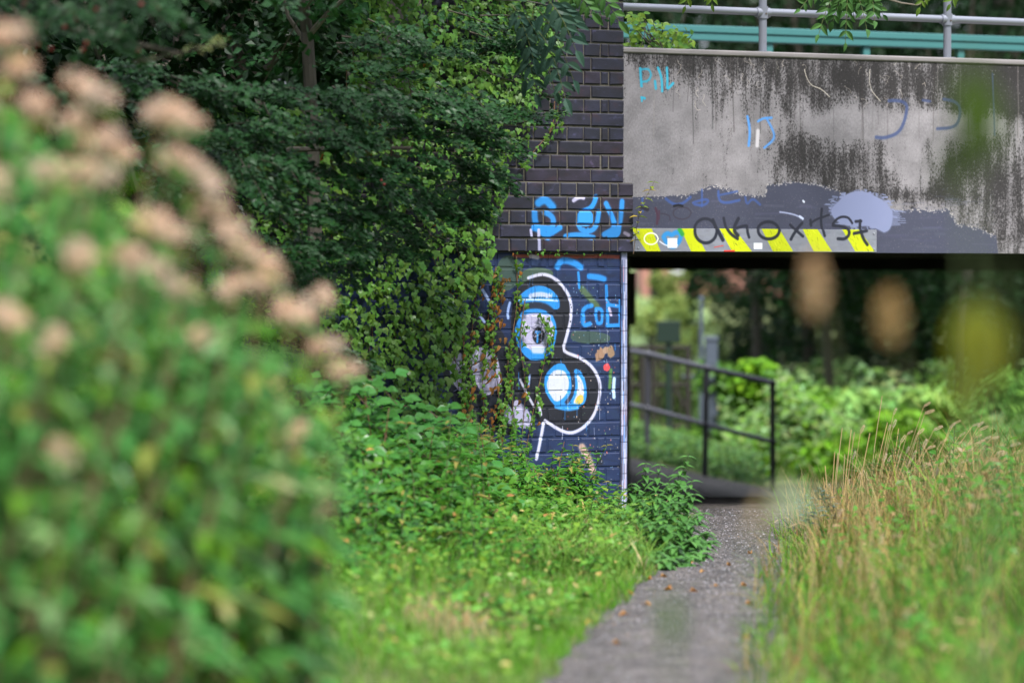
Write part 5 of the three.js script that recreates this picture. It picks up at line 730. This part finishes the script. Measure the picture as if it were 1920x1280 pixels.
grass('straw_grass', 'tall bleached grass clump beside the path near the bridge', () => { const d = rr(18.4, 20.9), x = 1.5 + Math.pow(rnd(), 1.1) * 1.35, p = nz(x * 3, d * 2, 4); if (p < -0.15) return null; return [x, -d, rr(0.2, 0.42) + 0.32 * clamp((x - 1.5) * 1.6) * rnd(), rr(0.003, 0.006), vary(rnd() < 0.6 ? [0.42, 0.31, 0.13] : rnd() < 0.5 ? [0.26, 0.15, 0.07] : [0.07, 0.18, 0.025], 0.3, 0.15), gauss() * 0.4, rnd() * 6.28]; }, 2200, 0.45);
grass('field_grass', 'bright grass on the slope beyond the bridge', () => { const d = rr(38, 64), x = rr(0.2, 9); return [x, -d, rr(0.12, 0.5), rr(0.012, 0.03), vary(rnd() < 0.2 ? [0.3, 0.28, 0.12] : C.bright, 0.3, 0.15)]; }, 14000, 0.5);
grass('near_grass', 'loose long grass blades close beside the standing point', () => { const d = rr(4.5, 8.2), x = pathRight(d) + 0.15 + rr(0, 0.9); return [x, -d, rr(0.3, 0.75), rr(0.005, 0.009), vary(rnd() < 0.3 ? [0.36, 0.29, 0.12] : C.grass, 0.25, 0.15)]; }, 1500, 0.5);

// dry stems with seed heads
{
  const group = 'dry grass stems beside the path', label = 'dry straw coloured grass stem with a small seed head', mStraw = [0, 1, 2, 3].map(() => std(vary([0.48, 0.34, 0.17], 0.15, 0.06), 0.8)), mSeed = [0, 1, 2].map(() => std(vary([0.62, 0.45, 0.30], 0.15, 0.08), 0.95));
  const seedGeo = (() => { const b = new Batch(); for (let i = 0; i < 42; i++) { const k = i / 42, a = i * 2.4, r = 0.11 * Math.sin(Math.PI * clamp(k * 0.9 + 0.08)) + 0.02; b.leaf(SH.tiny, V(Math.cos(a) * r * 0.5, k, Math.sin(a) * r * 0.5), V(Math.cos(a) * 0.7, 1, Math.sin(a) * 0.7), V(Math.sin(a), 0.2, Math.cos(a)), 0.16, 0.075, [1, 1, 1]); } const g = b.geo(true); g.deleteAttribute('color'); return g; })();
  const stem = (px, py, d, dx, seed = true, L = 0.05, bendX = 0) => { const top = P(px, py, d), f = foot(top.x - dx, top.z + gauss() * 0.05), t = thing('dry_grass_stem', label, 'grass stem', [f.x, f.y, f.z], group), e = top.clone().sub(f), pts = [V(0, -0.02, 0), e.clone().multiplyScalar(0.55).add(V(-dx * 0.12, 0, 0)), e]; if (bendX) pts.push(e.clone().add(V(bendX, -Math.abs(bendX) * 0.4, 0))); part('stem', smoothTube(pts, seed ? 0.0013 : 0.0021, 4, 8), pick(mStraw), t); if (seed) { const m = part('seed_head', seedGeo, pick(mSeed), t), dir = pts[pts.length - 1].clone().sub(pts[pts.length - 2]).normalize(); m.position.copy(pts[pts.length - 1]); m.quaternion.setFromUnitVectors(V(0, 1, 0), dir.add(V(dx > 0.12 ? rr(0.6, 2.2) : rr(0, 0.5), rr(-0.3, 0.1), gauss() * 0.3)).normalize()); m.scale.set(L * 1.15, L, L * 1.15); } else t.userData.label = 'bare straight dry straw stem without a seed head', t.userData.group = 'bare straw stems beside the path'; };
  for (const [px, py, dx] of [[1655, 742, 0.08], [1597, 805, 0.05], [1580, 802, 0.05], [1566, 848, 0.02], [1572, 850, 0.03], [1603, 810, 0.06], [1632, 812, 0.08], [1544, 895, -0.04], [1665, 792, 0.1], [1548, 873, -0.02], [1644, 850, 0.06], [1690, 850, 0.08], [1680, 870, 0.08]]) stem(px, py, rr(19.8, 20.8), dx, false);
  for (const [px, py, dx] of [[1676, 778, 0.1], [1733, 762, 0.16], [1735, 775, 0.16], [1614, 812, 0.06], [1675, 802, 0.1], [1752, 806, 0.2], [1790, 794, 0.22], [1825, 798, 0.3], [1838, 806, 0.32], [1860, 822, 0.34], [1830, 820, 0.3], [1848, 822, 0.32], [1820, 832, 0.28], [1842, 842, 0.3], [1800, 818, 0.24], [1790, 836, 0.22], [1810, 845, 0.26], [1780, 848, 0.2], [1765, 830, 0.2], [1740, 840, 0.15], [1720, 815, 0.14], [1700, 850, 0.1], [1855, 880, 0.3], [1835, 878, 0.28], [1895, 836, 0.36], [1900, 850, 0.36], [1870, 850, 0.33], [1885, 885, 0.3], [1850, 902, 0.28], [1690, 830, 0.1], [1712, 860, 0.1], [1730, 880, 0.12], [1760, 870, 0.16], [1600, 860, 0.02], [1905, 900, 0.3], [1815, 870, 0.26], [1770, 890, 0.15], [1745, 905, 0.12]]) stem(px, py, rr(19.5, 20.8), dx, true, rr(0.034, 0.056));
  for (const [px, py, dx, b] of [[1472, 970, -0.1, -0.03], [1500, 980, -0.12, -0.02], [1850, 895, 0.3, 0.05], [1690, 880, 0.05, 0.02], [1770, 850, 0.2, 0.04]]) stem(px, py, rr(19.4, 20.4), dx, true, 0.035, b);
  for (let i = 0; i < 40; i++) { const px = rr(1540, 1900); stem(px, rr(800, 940) + (px < 1620 ? 50 : 0), rr(19.2, 20.9), (px - 1600) * 0.001 + gauss() * 0.05, rnd() < 0.7, rr(0.03, 0.05)); }
  for (let i = 0; i < 46; i++) stem(rr(1490, 1900), rr(960, 1110), rr(14.5, 18), gauss() * 0.1, rnd() < 0.5, rr(0.03, 0.05));
}

// dock and other stems very close to the lens
{
  const group = 'dead dock spikes close to the standing point';
  for (const [px, py, d, L, col, hide] of [[1528, 478, 6.2, 0.1, [0.62, 0.42, 0.24]], [1668, 548, 6.0, 0.08, [0.48, 0.32, 0.14]]]) {
    const top = P(px, py, d), f = foot(top.x + 0.12, top.z - 0.02), t = thing('dock_spike', L > 0.09 ? 'taller dead dock spike with a pale tan seed head' : 'shorter dead dock spike with a brown seed head', 'plant', [f.x, f.y, f.z], group), e = top.clone().sub(f), st = new Batch(), sd = new Batch(); st.tube(new THREE.CatmullRomCurve3([V(0, -0.03, 0), e.clone().multiplyScalar(0.5).add(V(0.06, 0, 0)), e]).getPoints(8), 0.0012, 0.0012, [0.14, 0.16, 0.06], 5);
    for (let i = 0; i < 150; i++) { const k = rnd(), a = rnd() * 6.28, r = 0.022 * Math.sin(Math.PI * clamp(k * 0.85 + 0.1)) * Math.sqrt(rnd()); sd.leaf(SH.tiny, V(e.x + Math.cos(a) * r, e.y - L * (1 - k), e.z + Math.sin(a) * r), V(gauss(), 0.6, gauss()), V(gauss(), gauss(), gauss()), 0.011, 0.009, vary(col, 0.2, 0.1)); } st.build('stem', mStem, t); sd.build('seed_head', mSoft, t);
  }
  const g2 = 'broad leaved plants close to the standing point';
  const near = (px, py, d, leaves, lab, mm) => { const top = P(px, py, d), f = foot(top.x + 0.05, top.z), t = thing('broad_leaf_plant', lab, 'plant', [f.x, f.y, f.z], g2), e = top.clone().sub(f), st = new Batch(), pts = curve(V(0, -0.03, 0), e, 0, 5, 0.01); st.tube(pts, 0.004, 0.002, [0.1, 0.14, 0.05], 5); st.build('stem', mStem, t); for (const [k, a, L, W] of leaves) leafMesh(t, GEO.lance, pick(mm), along(pts, k), V(Math.cos(a), Math.sin(a), gauss() * 0.3), V(0.2, 0.3, 1), L, W); };
  const olive = mats([0.20, 0.19, 0.01], 2, 0.6, 0.4, 0.08), gr = mats([0.08, 0.17, 0.03], 3, 0.6, 0.4, 0.15), pale = mats([0.22, 0.3, 0.2], 2, 0.6, 0.3, 0.08), tan = mats([0.36, 0.27, 0.14], 2, 0.7, 0.3, 0.1);
  near(1832, 560, 5.0, [[1, -1.6, 0.12, 0.075], [0.99, -1.2, 0.1, 0.06], [0.95, -1.9, 0.1, 0.05]], 'tall plant with a yellow olive leaf at its tip close by', olive);
  near(1880, 480, 4.6, [[0.9, -1.2, 0.14, 0.025], [0.8, -2.0, 0.16, 0.022], [0.72, -1.3, 0.18, 0.025], [0.6, -1.8, 0.16, 0.022], [0.66, -0.9, 0.16, 0.02], [0.5, -2.2, 0.14, 0.025]], 'tall plant with long drooping green leaves close by', gr);
  near(1815, 110, 4.4, [[1, -1.5, 0.12, 0.05], [0.985, -1.2, 0.1, 0.04], [0.96, -1.8, 0.1, 0.04]], 'tall thin plant with dark green leaf tips reaching above the beam', mats([0.05, 0.1, 0.008], 2, 0.6, 0.35));
  near(1455, 930, 5.2, [[1, -0.3, 0.05, 0.04]], 'low plant with one pale blue green leaf at the path edge', pale); near(1405, 1000, 5.4, [[1, 1.1, 0.06, 0.018]], 'low plant with one tan withered leaf at the path edge', tan);
  near(1250, 1110, 5.2, [[1, -1.4, 0.09, 0.03]], 'low plant with a single lime leaf hanging over the path', gr);
}

// sprig rooted in the band of the abutment
weed('wall_sprig', 'thin sprig with yellowing leaves rooted in the brick band beside the hazard plate', 'plant', null, WP(0.035, survey(1185, 466)[1], 0.045), (() => { const [s, v] = survey(1228, 338, 0.12); return WP(s, v, 0.12); })(), { pairs: 13, L: 0.045, ratio: 0.45, mm: [...mats([0.2, 0.28, 0.04], 3, 0.5, 0.35), leafMat([0.5, 0.36, 0.06], 0.6, 0.35)], bare: 0.12, r: 0.002, stemC: [0.16, 0.1, 0.06], droop: 0.3, taper: 0.3 });

// ------------------------------------------------------------------ litter on the ground
{
  const group = 'fallen leaves on the path', label = 'fallen orange brown leaf on the tarmac path', mm = mats([0.38, 0.20, 0.07], 5, 0.7, 0.15, 0.2, 0.15);
  for (const [px, py] of [[1320, 1078], [1364, 1066], [1222, 1093], [1260, 1112], [1295, 1116], [1340, 1106], [1175, 1120], [1240, 1088], [1390, 1105], [1130, 1145], [1400, 1140], [1410, 1044], [1210, 1140], [1175, 1160], [1440, 1085], [1110, 1175], [1300, 1060], [1395, 1205], [1150, 1215]]) { const d = EYE * FPX / (py - HORIZON), x = (px - 960) / FPX * d, z = -d, t = thing('fallen_leaf', label, 'leaf', [x, land(x, z) + 0.016, z], group), a = rnd() * 6.28; leafMesh(t, GEO.crumpled, pick(mm), V(0, 0, 0), V(Math.cos(a), 0.05, Math.sin(a)), V(0, 1, 0.3), rr(0.022, 0.045), rr(0.014, 0.026), 'blade'); const s = new Batch(); s.tube([V(0, 0, 0), V(-Math.cos(a) * 0.02, 0.002, -Math.sin(a) * 0.02)], 0.001, 0.001, [0.2, 0.1, 0.05], 3); s.build('stalk', mStem, t); }
  const bits = new Batch(); for (let i = 0; i < 900; i++) { const dd = rr(11, 21), k = rnd(), e = k < 0.4 ? rr(0, 0.12) : k < 0.75 ? rr(0.88, 1) : rnd(), xx = pathLeft(dd) + (pathRight(dd) - pathLeft(dd)) * e; bits.leaf(SH.tiny, V(xx, land(xx, -dd) + 0.017, -dd), V(gauss(), 0.05, gauss()), V(gauss() * 0.3, 1, gauss() * 0.3), rr(0.006, 0.02), rr(0.004, 0.01), vary(rnd() < 0.5 ? [0.06, 0.05, 0.035] : rnd() < 0.6 ? [0.3, 0.2, 0.1] : [0.1, 0.13, 0.04], 0.3, 0.2)); }
  tag(bits.build('path_litter', mSoft, scene), 'tiny scraps of leaf and twig scattered along the path', 'litter', null, 'stuff');
  const d = 15.0, x = (925 - 960) / FPX * d, t = thing('bark_piece', 'curled piece of pale dead bark lying on the verge', 'bark', [x, land(x, -d) + 0.05, -d]);
  for (const [nm, r, l, yy, col] of [['bark_curl', 0.022, 0.085, 0.6, '#a58c70'], ['inner_curl', 0.014, 0.06, -0.3, '#4b3a2c']]) { const gq = new THREE.CylinderGeometry(r, r * 0.7, l, 12, 3, true, 0, 4.4), p = gq.attributes.position; for (let i = 0; i < p.count; i++) p.setXYZ(i, p.getX(i) + gauss() * 0.003, p.getY(i), p.getZ(i) + gauss() * 0.003); gq.rotateZ(1.35); gq.rotateY(yy); gq.translate(nm === 'bark_curl' ? -0.01 : 0.045, nm === 'bark_curl' ? 0.02 : 0.004, 0); gq.computeVertexNormals(); part(nm, gq, std(col, 0.95, { side: THREE.DoubleSide }), t); }
}
scene.traverse((o) => { if (o.isMesh) { o.castShadow = true; o.receiveShadow = true; } });
renderer.render(scene, camera);
